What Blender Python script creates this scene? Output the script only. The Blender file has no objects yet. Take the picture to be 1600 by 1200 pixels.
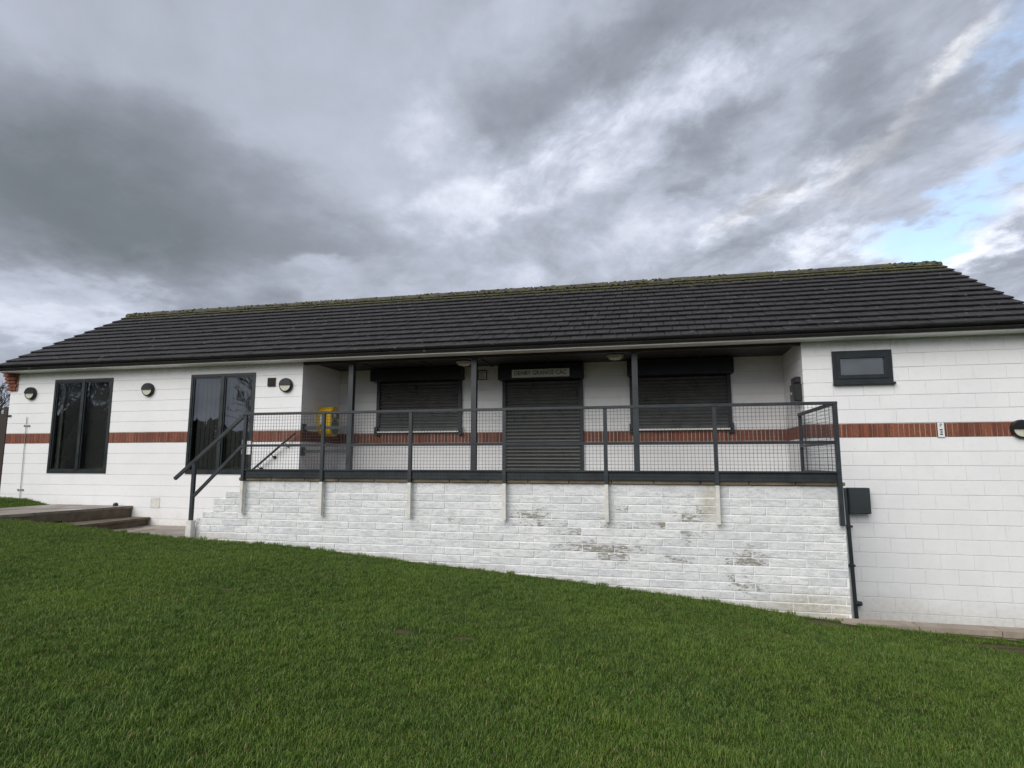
import bpy, bmesh, math, random
from mathutils import Vector, Matrix
from math import radians as R, sin, cos, pi, exp, sqrt, atan2, asin
random.seed(11)
S = bpy.context.scene
C = S.collection

# ------------------------------------------------------------------ camera
F_PX = 944.7
CAM = Vector((0.974, -10.791, -0.390))
PITCH, YAW, ROLL = 0.1277, -0.2294, 0.001
cam = bpy.data.cameras.new('camera'); camo = bpy.data.objects.new('camera', cam); C.objects.link(camo)
fw = Vector((sin(YAW)*cos(PITCH), cos(YAW)*cos(PITCH), sin(PITCH)))
rt = Vector((cos(YAW), -sin(YAW), 0)); up = rt.cross(fw)
rt2 = rt*cos(ROLL)+up*sin(ROLL); up2 = rt2.cross(fw)
camo.matrix_world = Matrix(((rt2.x, up2.x, -fw.x, CAM.x), (rt2.y, up2.y, -fw.y, CAM.y), (rt2.z, up2.z, -fw.z, CAM.z), (0, 0, 0, 1)))
cam.sensor_width = 36; cam.lens = 36*F_PX/1600; cam.clip_start = .05; cam.clip_end = 3000
S.camera = camo

# ------------------------------------------------------------------ sky and light
SUN_EL, SUN_AZ = R(38), R(205)      # azimuth from +y clockwise: behind the camera, a little to its left
world = bpy.data.worlds.new('World'); S.world = world; world.use_nodes = True
wt = world.node_tree; wt.nodes.clear()
class NT:
    def __init__(s, tree): s.t = tree
    def n(s, typ, ins=None, **kw):
        nd = s.t.nodes.new(typ)
        for k, v in kw.items(): setattr(nd, k, v)
        for k, v in (ins or {}).items():
            sock = nd.inputs[k]
            if isinstance(v, bpy.types.NodeSocket): s.t.links.new(v, sock)
            else: sock.default_value = v
        return nd
    def m(s, op, a, b=0.0, c=None, clamp=False):
        d = {0: a, 1: b}
        if c is not None: d[2] = c
        return s.n('ShaderNodeMath', d, operation=op, use_clamp=clamp).outputs[0]
    def vm(s, op, a, b=(0, 0, 0)):
        return s.n('ShaderNodeVectorMath', {0: a, 1: b}, operation=op).outputs[0]
    def noise(s, vec, scale, detail=4, rough=.55, dist=0.0, lac=2.0):
        return s.n('ShaderNodeTexNoise', {'Vector': vec, 'Scale': scale, 'Detail': detail, 'Roughness': rough, 'Distortion': dist, 'Lacunarity': lac}).outputs[0]
    def rng(s, v, a, b, c=0.0, d=1.0, t='LINEAR'):
        return s.n('ShaderNodeMapRange', {0: v, 1: a, 2: b, 3: c, 4: d}, interpolation_type=t, clamp=True).outputs[0]
    def mix(s, fac, a, b):
        nd = s.n('ShaderNodeMix', data_type='RGBA')
        for k, v in ((0, fac), (6, a), (7, b)):
            if isinstance(v, bpy.types.NodeSocket): s.t.links.new(v, nd.inputs[k])
            else: nd.inputs[k].default_value = v if k == 0 or len(v) == 4 else (*v, 1)
        return nd.outputs[2]
    def ramp(s, fac, stops, interp='LINEAR'):
        nd = s.n('ShaderNodeValToRGB', {0: fac}); cr = nd.color_ramp; cr.interpolation = interp
        while len(cr.elements) < len(stops): cr.elements.new(.5)
        for e, (p, c) in zip(cr.elements, stops): e.position = p; e.color = (*c, 1)
        return nd.outputs[0]
W = NT(wt)
dirv = W.n('ShaderNodeTexCoord').outputs['Generated']
sep = W.n('ShaderNodeSeparateXYZ', {0: dirv}); dx, dy, dz = sep.outputs
az = W.m('ARCTAN2', dx, dy); el = W.m('ARCSINE', dz)
# cloud-deck coordinates (the deck seen in perspective), turned so that x' runs along the cloud streets
den = W.m('ADD', W.m('MAXIMUM', dz, 0.0), .22)
deck = W.n('ShaderNodeCombineXYZ', {0: W.m('DIVIDE', dx, den), 1: W.m('DIVIDE', dy, den), 2: 0.0}).outputs[0]
street = W.n('ShaderNodeMapping', {'Vector': deck, 'Rotation': (0, 0, R(-122))}).outputs[0]
warpc = W.n('ShaderNodeTexNoise', {'Vector': deck, 'Scale': 1.6, 'Detail': 5.0, 'Roughness': .55}).outputs[1]
warp = W.n('ShaderNodeVectorMath', {0: W.vm('SUBTRACT', warpc, (.5, .5, .5)), 'Scale': .30}, operation='SCALE').outputs[0]
sw = W.vm('ADD', street, warp)
stretch = W.n('ShaderNodeMapping', {'Vector': sw, 'Scale': (.78, 1.15, 1)}).outputs[0]
big = W.noise(stretch, 1.3, 3, .5)
mid = W.noise(stretch, 3.6, 9, .60)
fine = W.noise(W.n('ShaderNodeMapping', {'Vector': sw, 'Scale': (.9, 1.15, 1)}).outputs[0], 11, 7, .62)
warp2 = W.n('ShaderNodeTexNoise', {'Vector': deck, 'Scale': 3.2, 'Detail': 7.0, 'Roughness': .6}).outputs[1]
def px_dir(u, v):
    d = fw+rt2*((u-800)/F_PX)-up2*((v-600)/F_PX); d.normalize(); return atan2(d.x, d.y), asin(d.z)
azel = W.n('ShaderNodeCombineXYZ', {0: az, 1: el, 2: 0.0}).outputs[0]
azw = W.vm('ADD', azel, W.n('ShaderNodeVectorMath', {0: W.vm('SUBTRACT', warp2, (.5, .5, .5)), 'Scale': .24}, operation='SCALE').outputs[0])
def blob(u, v, ru, rv, ang):
    """soft ellipse on the sky round the direction of a cloud; radii in degrees"""
    a, e = px_dir(u, v)
    mp = W.n('ShaderNodeMapping', {'Vector': azw, 'Location': (a, e, 0), 'Rotation': (0, 0, R(ang)), 'Scale': (R(ru), R(rv), 1)}, vector_type='TEXTURE').outputs[0]
    ln = W.n('ShaderNodeVectorMath', {0: mp}, operation='LENGTH').outputs[1]
    return W.rng(ln, 1.0, 0.0, 0, 1, 'SMOOTHERSTEP')
# name, centre (photo pixels, turned into a direction), radii (deg), tilt (deg), amount
CL = [(230, 300, 30, 11, -12, -.26), (60, 330, 20, 8, -10, -.10), (520, 400, 16, 5, 12, -.07), (430, 90, 18, 8, -25, .05),
      (1000, 60, 28, 7, 12, -.18), (800, 190, 12, 5, 30, -.08), (1330, 110, 8, 3.5, 35, -.12),
      (710, 215, 7, 3.5, -35, .19), (700, 310, 8, 3, 15, .17), (1010, 190, 15, 4.5, 22, .17), (1180, 120, 10, 2.5, 15, .18),
      (850, 290, 14, 4, 22, .16), (1160, 330, 9, 3, 28, .26), (1260, 280, 8, 2.0, 32, .20), (1370, 230, 6, 1.5, 36, .20), (1340, 380, 8, 2.2, 10, .34),
      (1520, 75, 4.5, 1.5, 32, .36), (1580, 300, 8, 4, 20, .22), (1500, 390, 5, 1.4, 12, .28), (500, 440, 5, 1.8, 10, .16),
      (1150, 390, 30, 9, 8, .10), (1350, 250, 16, 9, 20, .05), (640, 450, 18, 6, 5, .08),
      (1280, 240, 14, 2.6, 30, -.10), (1080, 260, 10, 2.8, 25, -.12), (1560, 170, 7, 3, 25, .05), (1560, 400, 8, 2.5, 12, -.08), (1230, 400, 9, 1.8, 8, -.05),
      (100, 470, 14, 3.5, -12, .14), (20, 515, 8, 1.8, 5, .18)]
f = W.m('ADD', .505, 0.0); lit = W.m('ADD', 0.0, 0.0)
for (u, v, ru, rv, an, am) in CL:
    if am > 0: lit = W.m('MULTIPLY_ADD', blob(u, v, ru*1.25, rv*1.35, an), am, lit)
    else: f = W.m('MULTIPLY_ADD', blob(u, v, ru, rv, an), am, f)
calm = W.rng(az, R(-34), R(-4), .22, .95, 'SMOOTHSTEP')
brk = W.rng(W.m('ADD', W.m('MULTIPLY', mid, .7), W.m('MULTIPLY', fine, .3)), .36, .68, .30, 1.15, 'SMOOTHSTEP')
brk = W.m('ADD', .85, W.m('MULTIPLY', W.m('SUBTRACT', brk, .85), calm))
f = W.m('MULTIPLY_ADD', lit, brk, f)
f = W.m('ADD', f, W.m('MULTIPLY', W.m('SUBTRACT', big, .5), .30))
f = W.m('ADD', f, W.m('MULTIPLY', W.m('MULTIPLY', W.m('SUBTRACT', mid, .5), .46), calm))
f = W.m('ADD', f, W.m('MULTIPLY', W.m('MULTIPLY', W.m('SUBTRACT', fine, .5), .22), calm))
cloud = W.ramp(f, [(0.0, (.072, .083, .095)), (.2, (.100, .114, .129)), (.42, (.175, .191, .226)), (.6, (.278, .300, .355)), (.78, (.425, .448, .51)), (1.0, (.585, .59, .61))])
warmth = blob(1370, 230, 10, 3, 34); warmth = W.m('ADD', warmth, blob(1180, 315, 8, 2.6, 28)); warmth = W.m('ADD', warmth, blob(1510, 75, 5, 2.2, 32), clamp=True)
cloud = W.mix(W.m('MULTIPLY', warmth, .5), cloud, W.vm('MULTIPLY', cloud, (1.06, 1.0, .86)))
sky = W.n('ShaderNodeTexSky', sky_type='NISHITA', sun_disc=False, sun_elevation=SUN_EL, sun_rotation=SUN_AZ, altitude=100, air_density=1.0, dust_density=1.2, ozone_density=1.0).outputs[0]
blue = W.m('MAXIMUM', W.m('MULTIPLY', blob(1470, 335, 9.5, 3.4, 14), 1.5), W.m('MAXIMUM', blob(1595, 250, 5, 2.4, 60), W.m('MULTIPLY', blob(1590, 85, 6, 3.5, 40), .9)))
gap = W.m('MULTIPLY', blue, W.rng(W.m('ADD', W.m('MULTIPLY', mid, .6), W.m('MULTIPLY', fine, .4)), .40, .56, .15, 1.0, 'SMOOTHSTEP'), clamp=True)
skyb = W.vm('MULTIPLY', sky, (.80, .92, 1.02))
col = W.mix(W.m('MULTIPLY', gap, .9), W.vm('MULTIPLY', cloud, (10, 10, 10)), W.vm('ADD', skyb, (1.5, 1.7, 1.8)))
bg = W.n('ShaderNodeBackground', {'Color': col, 'Strength': .1})
wo = W.n('ShaderNodeOutputWorld', {0: bg.outputs[0]})

sun = bpy.data.lights.new('sun', 'SUN'); sun.energy = 1.5; sun.angle = R(55); sun.color = (1, .965, .92)
suno = bpy.data.objects.new('sun', sun); C.objects.link(suno)
sd = Vector((sin(SUN_AZ)*cos(SUN_EL), cos(SUN_AZ)*cos(SUN_EL), sin(SUN_EL)))
suno.rotation_euler = (-sd).to_track_quat('-Z', 'Y').to_euler()
vs = S.view_settings; vs.view_transform = 'Standard'; vs.look = 'None'; vs.exposure = 0.97; vs.gamma = 1; vs.use_curve_mapping = False

# ------------------------------------------------------------------ materials
M = {}
def mat(name, build, disp=None):
    m = bpy.data.materials.new(name); m.use_nodes = True; t = m.node_tree; t.nodes.clear(); N = NT(t)
    geo = N.n('ShaderNodeNewGeometry'); pos = geo.outputs['Position']
    out = N.n('ShaderNodeOutputMaterial')
    sh = build(N, pos, geo); t.links.new(sh, out.inputs[0]); M[name] = m
    return m
def pbr(N, col, rough=.6, bump=None, bstr=.3, bdist=.01, metal=0.0, spec=.5, **kw):
    d = {'Base Color': col if isinstance(col, bpy.types.NodeSocket) else (*col, 1), 'Roughness': rough, 'Metallic': metal, 'Specular IOR Level': spec}
    d.update(kw)
    if bump is not None:
        d['Normal'] = N.n('ShaderNodeBump', {'Height': bump, 'Strength': bstr, 'Distance': bdist}).outputs[0]
    return N.n('ShaderNodeBsdfPrincipled', d).outputs[0]
def rnd(N): return N.n('ShaderNodeObjectInfo').outputs['Random']
def hsh(N, pos, sx, sy, sz):
    v = N.vm('MULTIPLY', pos, (sx, sy, sz)); v = N.vm('FLOOR', v)
    return N.n('ShaderNodeTexWhiteNoise', {0: v}, noise_dimensions='3D').outputs[0]

def b_paint(N, pos, geo):
    n1 = N.noise(pos, 1.3, 4, .6); n2 = N.noise(pos, 14, 5, .65); n3 = N.noise(N.vm('MULTIPLY', pos, (3, 3, .7)), 1.6, 5, .6)
    c = N.mix(N.rng(n1, .3, .75), (.80, .80, .805), (.87, .87, .865))
    c = N.mix(N.m('MULTIPLY', N.rng(n3, .56, .78), .14), c, (.52, .52, .49))
    c = N.mix(N.m('MULTIPLY', N.rng(n2, .55, .75), .22), c, (.52, .52, .50))
    n4 = N.noise(pos, 7, 8, .78); c = N.mix(N.m('MULTIPLY', N.rng(n4, .64, .70), .40), c, (.36, .36, .35))
    sp = N.sep = N.n('ShaderNodeSeparateXYZ', {0: pos}).outputs
    # darker green tint just under the eaves and splash dirt along the foot, both broken up by noise
    eaves_tint = N.m('MULTIPLY', N.rng(N.m('ADD', sp[2], N.m('MULTIPLY', n3, .25)), 1.58, 1.78), N.rng(n2, .35, .65))
    c = N.mix(N.m('MULTIPLY', eaves_tint, .5), c, (.36, .38, .25))
    foot = N.m('MULTIPLY', N.rng(N.m('ADD', N.m('ADD', sp[2], N.m('MULTIPLY', sp[0], .075)), N.m('MULTIPLY', n1, .5)), -2.15, -1.78, 1, 0), N.rng(n2, .3, .7, .3, 1))
    c = N.mix(N.m('MULTIPLY', foot, .5), c, (.46, .40, .30))
    bm = N.m('ADD', N.noise(pos, 60, 4, .7), N.m('MULTIPLY', n2, .6))
    return pbr(N, c, .55, bm, .5, .006)
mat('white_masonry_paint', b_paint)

def b_flake(N, pos, geo):
    n1 = N.noise(pos, 2.0, 4, .6); n2 = N.noise(pos, 18, 6, .7); n3 = N.noise(N.vm('MULTIPLY', pos, (1, 1, 3.4)), 12, 7, .78, .5)
    r = rnd(N); sp = N.n('ShaderNodeSeparateXYZ', {0: pos}).outputs
    br_ = N.noise(N.vm('MULTIPLY', pos, (1, 1, 3.2)), 10, 7, .74)
    c = N.mix(N.rng(n1, .3, .7), (.76, .77, .775), (.85, .85, .84))
    c = N.mix(N.m('MULTIPLY', N.rng(br_, .46, .60), .55), c, (.40, .43, .445))
    c = N.mix(N.m('MULTIPLY', N.rng(N.noise(pos, 45, 6, .75), .54, .66), .5), c, (.38, .39, .39))
    c = N.mix(N.m('MULTIPLY', N.rng(r, .3, 1.0), .32), c, (.44, .47, .485))
    def el(cx, cz, rx, rz):
        mp = N.n('ShaderNodeMapping', {'Vector': N.n('ShaderNodeCombineXYZ', {0: sp[0], 1: sp[2], 2: 0.0}).outputs[0], 'Location': (cx, cz, 0), 'Scale': (rx, rz, 1)}, vector_type='TEXTURE').outputs[0]
        return N.rng(N.n('ShaderNodeVectorMath', {0: mp}, operation='LENGTH').outputs[1], 1, 0, 0, 1, 'SMOOTHSTEP')
    z = el(-.85, -1.25, .62, .62)
    for a in ((1.25, -1.15, .75, .62), (.55, -1.0, .5, .3), (2.15, -1.82, .55, .62), (1.2, -1.75, .6, .3), (-.6, -1.75, .6, .2), (-2.1, -1.2, .6, .5), (-5.4, -1.62, .4, .12), (.2, -1.5, 1.3, .6)):
        z = N.m('MAXIMUM', z, N.m('MULTIPLY', el(*a), 1.0 if a[3] > .5 and a[0] > 0 else .62))
    pick = N.rng(r, .25, .65, 0, 1)
    th = N.m('SUBTRACT', .76, N.m('MULTIPLY', N.m('POWER', z, .6), N.m('ADD', .08, N.m('MULTIPLY', pick, .245))))
    fl = N.rng(N.m('SUBTRACT', n3, th), 0, .035)
    bare = N.mix(N.noise(pos, 40, 4, .6), (.15, .13, .10), (.33, .295, .24))
    c = N.mix(N.m('MULTIPLY', fl, .88), c, bare)
    grime = N.m('MULTIPLY', N.m('MAXIMUM', el(1.68, -.95, .20, .50), el(2.9, -2.22, .9, .26)), N.rng(n2, .3, .7, .3, 1))
    c = N.mix(N.m('MULTIPLY', grime, .85), c, (.36, .31, .19))
    hgt = N.m('ADD', N.m('ADD', sp[2], N.m('MULTIPLY', sp[0], .079)), N.m('MULTIPLY', N.noise(pos, 4, 5, .7), .22))
    c = N.mix(N.m('MULTIPLY', N.rng(hgt, -1.88, -2.02), .42), c, (.40, .34, .22))
    bm = N.m('SUBTRACT', N.m('ADD', n2, N.noise(pos, 90, 3, .6)), N.m('MULTIPLY', fl, .5))
    return pbr(N, c, .6, bm, .6, .004)
mat('flaking_white_paint', b_flake)
mat('painted_joint', lambda N, pos, geo: pbr(N, N.mix(N.rng(N.noise(pos, 3, 4), .35, .7), (.84, .84, .83), (.90, .90, .89)), .55, N.noise(pos, 50, 3), .4, .005))

mat('wall_joint', lambda N, pos, geo: pbr(N, N.mix(N.rng(N.noise(pos, 3, 4), .35, .7), (.70, .70, .70), (.80, .80, .79)), .6, N.noise(pos, 50, 3), .4, .005))
def b_brick(N, pos, geo):
    h = N.n('ShaderNodeTexWhiteNoise', {0: N.vm('FLOOR', N.vm('MULTIPLY', N.vm('ADD', pos, (.0, .05, 0)), (13.333, 13.333, .0)))}, noise_dimensions='3D').outputs[0]
    n = N.noise(pos, 30, 5, .65)
    c = N.mix(h, (.13, .034, .018), (.30, .095, .045))
    c = N.mix(N.rng(n, .4, .75), c, (.105, .030, .022))
    c = N.mix(N.m('MULTIPLY', N.rng(N.noise(pos, 9, 5, .7), .66, .72), .6), c, (.42, .36, .32))
    return pbr(N, c, .75, n, .5, .004)
mat('red_brick', b_brick)
mat('pale_mortar', lambda N, pos, geo: pbr(N, N.mix(N.rng(N.noise(pos, 2, 3), .4, .6), (.52, .44, .38), (.40, .31, .26)), .85, N.noise(pos, 60, 3), .4, .004))
mat('brick_mortar', lambda N, pos, geo: pbr(N, N.mix(N.rng(N.noise(pos, 2, 3), .4, .6), (.36, .27, .21), (.20, .11, .08)), .85, N.noise(pos, 60, 3), .4, .004))

def b_tile(N, pos, geo):
    h = N.n('ShaderNodeTexWhiteNoise', {0: N.vm('FLOOR', N.vm('MULTIPLY', pos, (3.7, 3.85, 0)))}, noise_dimensions='3D').outputs[0]
    r = rnd(N); v = N.m('MULTIPLY', N.m('ADD', h, r), .5)
    n1 = N.noise(pos, 1.2, 4, .6); n2 = N.noise(pos, 22, 6, .7); n3 = N.noise(pos, 9, 6, .75, .5)
    c = N.mix(v, (.012, .011, .0112), (.027, .0245, .0245))
    c = N.mix(N.rng(n2, .5, .75), c, (.042, .039, .038))
    sp = N.n('ShaderNodeSeparateXYZ', {0: pos}).outputs
    lich = N.m('MULTIPLY', N.rng(n3, .61, .65), N.rng(n1, .38, .55))
    c = N.mix(N.m('MULTIPLY', lich, .55), c, (.34, .34, .33))
    moss = N.m('MULTIPLY', N.rng(N.m('ADD', sp[2], N.m('MULTIPLY', N.m('SUBTRACT', n3, .5), .8)), 3.42, 3.62), N.rng(n2, .4, .55))
    c = N.mix(N.m('MULTIPLY', moss, .85), c, (.115, .115, .035))
    return pbr(N, c, N.rng(n2, .3, .7, .50, .75), n2, .55, .004, spec=.4)
mat('concrete_roof_tile', b_tile)
def b_moss(N, pos, geo):
    n = N.noise(pos, 16, 6, .7); m_ = N.noise(pos, 4, 5, .7)
    c = N.mix(N.rng(m_, .42, .62), (.060, .057, .050), (.078, .078, .038))
    c = N.mix(N.rng(n, .55, .65), c, (.16, .14, .045))
    c = N.mix(N.rng(N.noise(pos, 11, 5, .7), .62, .68), c, (.32, .32, .29))
    return pbr(N, c, .9, n, .8, .02)
mat('mossy_ridge', b_moss)
mat('moss', lambda N, pos, geo: pbr(N, N.mix(N.noise(pos, 12, 4), (.05, .055, .022), (.12, .105, .042)), .95, N.noise(pos, 90, 3), .8, .01))

def b_metal(c0, c1, rough, spec=.5):
    def b(N, pos, geo):
        n = N.noise(pos, 5, 5, .65); n2 = N.noise(pos, 50, 4, .6)
        return pbr(N, N.mix(N.rng(n, .35, .7), c0, c1), N.rng(n, .3, .7, rough-.08, rough+.12), n2, .15, .002, spec=spec)
    return b
mat('anthracite_metal', b_metal((.020, .026, .031), (.034, .041, .047), .42))
mat('window_frame_grey', b_metal((.012, .017, .019), (.020, .025, .027), .35))
mat('shutter_metal', b_metal((.058, .059, .058), (.092, .093, .090), .32))
mat('shutter_hood_metal', b_metal((.010, .012, .015), (.016, .019, .023), .45))
mat('black_plastic', b_metal((.010, .010, .011), (.016, .016, .017), .32))
mat('dark_soffit', b_metal((.018, .016, .014), (.030, .027, .024), .6))
mat('box_grey', b_metal((.022, .030, .033), (.032, .041, .045), .5))
mat('galvanised', b_metal((.25, .25, .25), (.42, .42, .42), .5))
mat('fascia_white', lambda N, pos, geo: pbr(N, N.mix(N.rng(N.noise(N.vm('MULTIPLY', pos, (.6, 1, 3)), 3, 5, .7), .35, .7), (.86, .86, .84), (.74, .74, .70)), .45))
mat('white_plastic', lambda N, pos, geo: pbr(N, (.62, .62, .56), .35))
mat('lamp_diffuser', lambda N, pos, geo: pbr(N, N.mix(N.rng(N.noise(pos, 30, 4), .4, .7), (.62, .61, .49), (.48, .47, .37)), .25))
mat('stub_paint', lambda N, pos, geo: pbr(N, N.mix(N.rng(N.noise(pos, 9, 5, .7), .4, .7), (.74, .73, .68), (.55, .53, .46)), .5, N.noise(pos, 40, 4), .3, .003))
def b_coping(N, pos, geo):
    n = N.noise(pos, 3, 5, .65); n2 = N.noise(pos, 25, 5, .7)
    c = N.mix(N.rng(n, .35, .65), (.10, .078, .055), (.24, .195, .13))
    c = N.mix(N.m('MULTIPLY', N.rng(n2, .55, .7), .5), c, (.07, .075, .045))
    return pbr(N, c, .8, n2, .6, .006)
mat('weathered_coping', b_coping)
def b_paving(N, pos, geo):
    n = N.noise(pos, 2.2, 5, .6); n2 = N.noise(pos, 30, 5, .7); r = rnd(N)
    c = N.mix(r, (.19, .155, .12), (.30, .255, .205)); c = N.mix(N.rng(n, .4, .62), c, (.11, .088, .074))
    c = N.mix(N.m('MULTIPLY', N.rng(n2, .5, .7), .4), c, (.30, .27, .23))
    return pbr(N, c, N.rng(n, .4, .62, .6, .22), n2, .25, .003)
mat('wet_paving', b_paving)
def b_step(N, pos, geo):
    n = N.noise(pos, 4, 5, .65); n2 = N.noise(pos, 30, 5, .7)
    c = N.mix(N.rng(n, .35, .65), (.075, .056, .036), (.15, .118, .078))
    return pbr(N, c, .7, n2, .5, .004)
mat('dark_step', b_step)
mat('kerb_stone', lambda N, pos, geo: pbr(N, N.mix(N.rng(N.noise(pos, 5, 5, .7), .35, .7), (.36, .30, .235), (.24, .20, .155)), .75, N.noise(pos, 40, 4), .4, .003))
mat('yellow_plastic', lambda N, pos, geo: pbr(N, (.78, .48, .012), .35))
mat('green_panel', lambda N, pos, geo: pbr(N, (.02, .11, .07), .35))
mat('grey_panel', lambda N, pos, geo: pbr(N, (.06, .075, .085), .15))
mat('white_print', lambda N, pos, geo: pbr(N, (.75, .76, .76), .5))
mat('blue_print', lambda N, pos, geo: pbr(N, (.04, .12, .32), .5))
mat('sign_cream', lambda N, pos, geo: pbr(N, N.mix(N.noise(pos, 20, 4), (.76, .75, .68), (.86, .85, .78)), .5))
mat('letter_bronze', lambda N, pos, geo: pbr(N, (.10, .09, .06), .5))
mat('interior_dark', lambda N, pos, geo: pbr(N, (.012, .013, .015), .9))
mat('blind_fabric', lambda N, pos, geo: pbr(N, (.17, .18, .185), .8))
mat('curtain_pale', lambda N, pos, geo: pbr(N, (.30, .31, .29), .8))
def b_glass(N, pos, geo):
    wob = N.noise(pos, 1.1, 2, .4)
    nm = N.n('ShaderNodeBump', {'Height': wob, 'Strength': .35, 'Distance': .02}).outputs[0]
    fr = N.n('ShaderNodeLayerWeight', {'Blend': .25, 'Normal': nm}).outputs[0]
    g = N.n('ShaderNodeBsdfGlossy', {'Color': (.92, .96, 1, 1), 'Roughness': .015, 'Normal': nm}).outputs[0]
    t = N.n('ShaderNodeBsdfTransparent', {'Color': (.82, .82, .80, 1)}).outputs[0]
    return N.n('ShaderNodeMixShader', {0: N.m('ADD', N.m('MULTIPLY', fr, .6), .11), 1: t, 2: g}).outputs[0]
mat('window_glass', b_glass)

def b_lawn(N, pos, geo):
    n = N.noise(pos, 1.0, 5, .6); n2 = N.noise(pos, 30, 5, .7)
    c = N.mix(N.rng(n, .35, .65), (.022, .036, .009), (.040, .058, .014))
    sp = N.n('ShaderNodeSeparateXYZ', {0: pos}).outputs
    def spot(x, y, r, ry):
        mp = N.n('ShaderNodeMapping', {'Vector': N.vm('MULTIPLY', pos, (1, 1, 0)), 'Location': (x, y, 0), 'Scale': (r, ry, 1)}, vector_type='TEXTURE').outputs[0]
        return N.rng(N.n('ShaderNodeVectorMath', {0: mp}, operation='LENGTH').outputs[1], 1.1, .3)
    s = 0.0
    for q in BARE: s = N.m('MAXIMUM', s, spot(*q[:4]))
    c = N.mix(N.m('MULTIPLY', s, N.rng(n2, .3, .6, .3, 1)), c, (.105, .082, .050))
    return pbr(N, c, .95, n2, .6, .01, spec=.05)
# worn patches in the lawn: x, y, radii, share of blades kept (their places are worked out from the ground plane)
BARE = [(-1.32, -5.35, .17, .09, .06), (-.75, -5.32, .14, .05, .5), (1.28, -6.55, .16, .07, .35), (2.95, -2.42, .33, .16, .02), (2.3, -3.3, .22, .05, .2), (5.0, -2.75, .6, .09, .1), (4.6, -2.62, .7, .08, .2), (-3.6, -4.9, .16, .05, .4), (5.3, -3.7, .3, .07, .3)]
mat('lawn_soil', b_lawn)
def b_grass(N, pos, geo):
    n = N.noise(N.vm('MULTIPLY', pos, (1, 1, 0)), .55, 4, .6); n2 = N.noise(N.vm('MULTIPLY', pos, (1, 1, 0)), 3.2, 4, .65, .4)
    n3 = N.noise(pos, 45, 2, .6)
    r = N.n('ShaderNodeAttribute', attribute_name='tone').outputs['Fac']
    c = N.mix(N.rng(n, .34, .66), (.072, .145, .026), (.125, .205, .026))
    c = N.mix(N.m('MULTIPLY', N.rng(n2, .50, .72), .75), c, (.165, .235, .030))
    c = N.mix(N.m('MULTIPLY', N.rng(n2, .46, .28), .6), c, (.042, .095, .024))
    c = N.mix(N.m('MULTIPLY', N.rng(r, .5, .95), .8), c, (.22, .31, .075))
    c = N.mix(N.m('MULTIPLY', N.rng(r, .45, 0), .5), c, (.044, .080, .018))
    dry = N.m('MULTIPLY', N.rng(N.noise(N.vm('MULTIPLY', pos, (1, 1, 0)), 1.7, 6, .72, .5), .56, .68), .40)
    c = N.mix(N.m('MULTIPLY', dry, N.rng(r, .2, .9)), c, (.21, .18, .06))
    c = N.mix(N.rng(r, .94, .955), c, (.30, .26, .12))
    p = N.n('ShaderNodeBsdfPrincipled', {'Base Color': c, 'Roughness': .5, 'Specular IOR Level': .22}).outputs[0]
    tr = N.n('ShaderNodeBsdfTranslucent', {'Color': c}).outputs[0]
    return N.n('ShaderNodeMixShader', {0: .22, 1: p, 2: tr}).outputs[0]
mat('grass_blade', b_grass)
mat('bark', lambda N, pos, geo: pbr(N, N.mix(N.noise(pos, 8, 4), (.045, .038, .030), (.085, .075, .060)), .9))
mat('hedge_leaf', lambda N, pos, geo: pbr(N, N.mix(N.noise(pos, 3, 3), (.022, .030, .014), (.05, .055, .028)), .85))
mat('gate_brown', lambda N, pos, geo: pbr(N, N.mix(N.noise(N.vm('MULTIPLY', pos, (8, 8, .6)), 3, 4), (.025, .018, .013), (.05, .037, .027)), .8))

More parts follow.
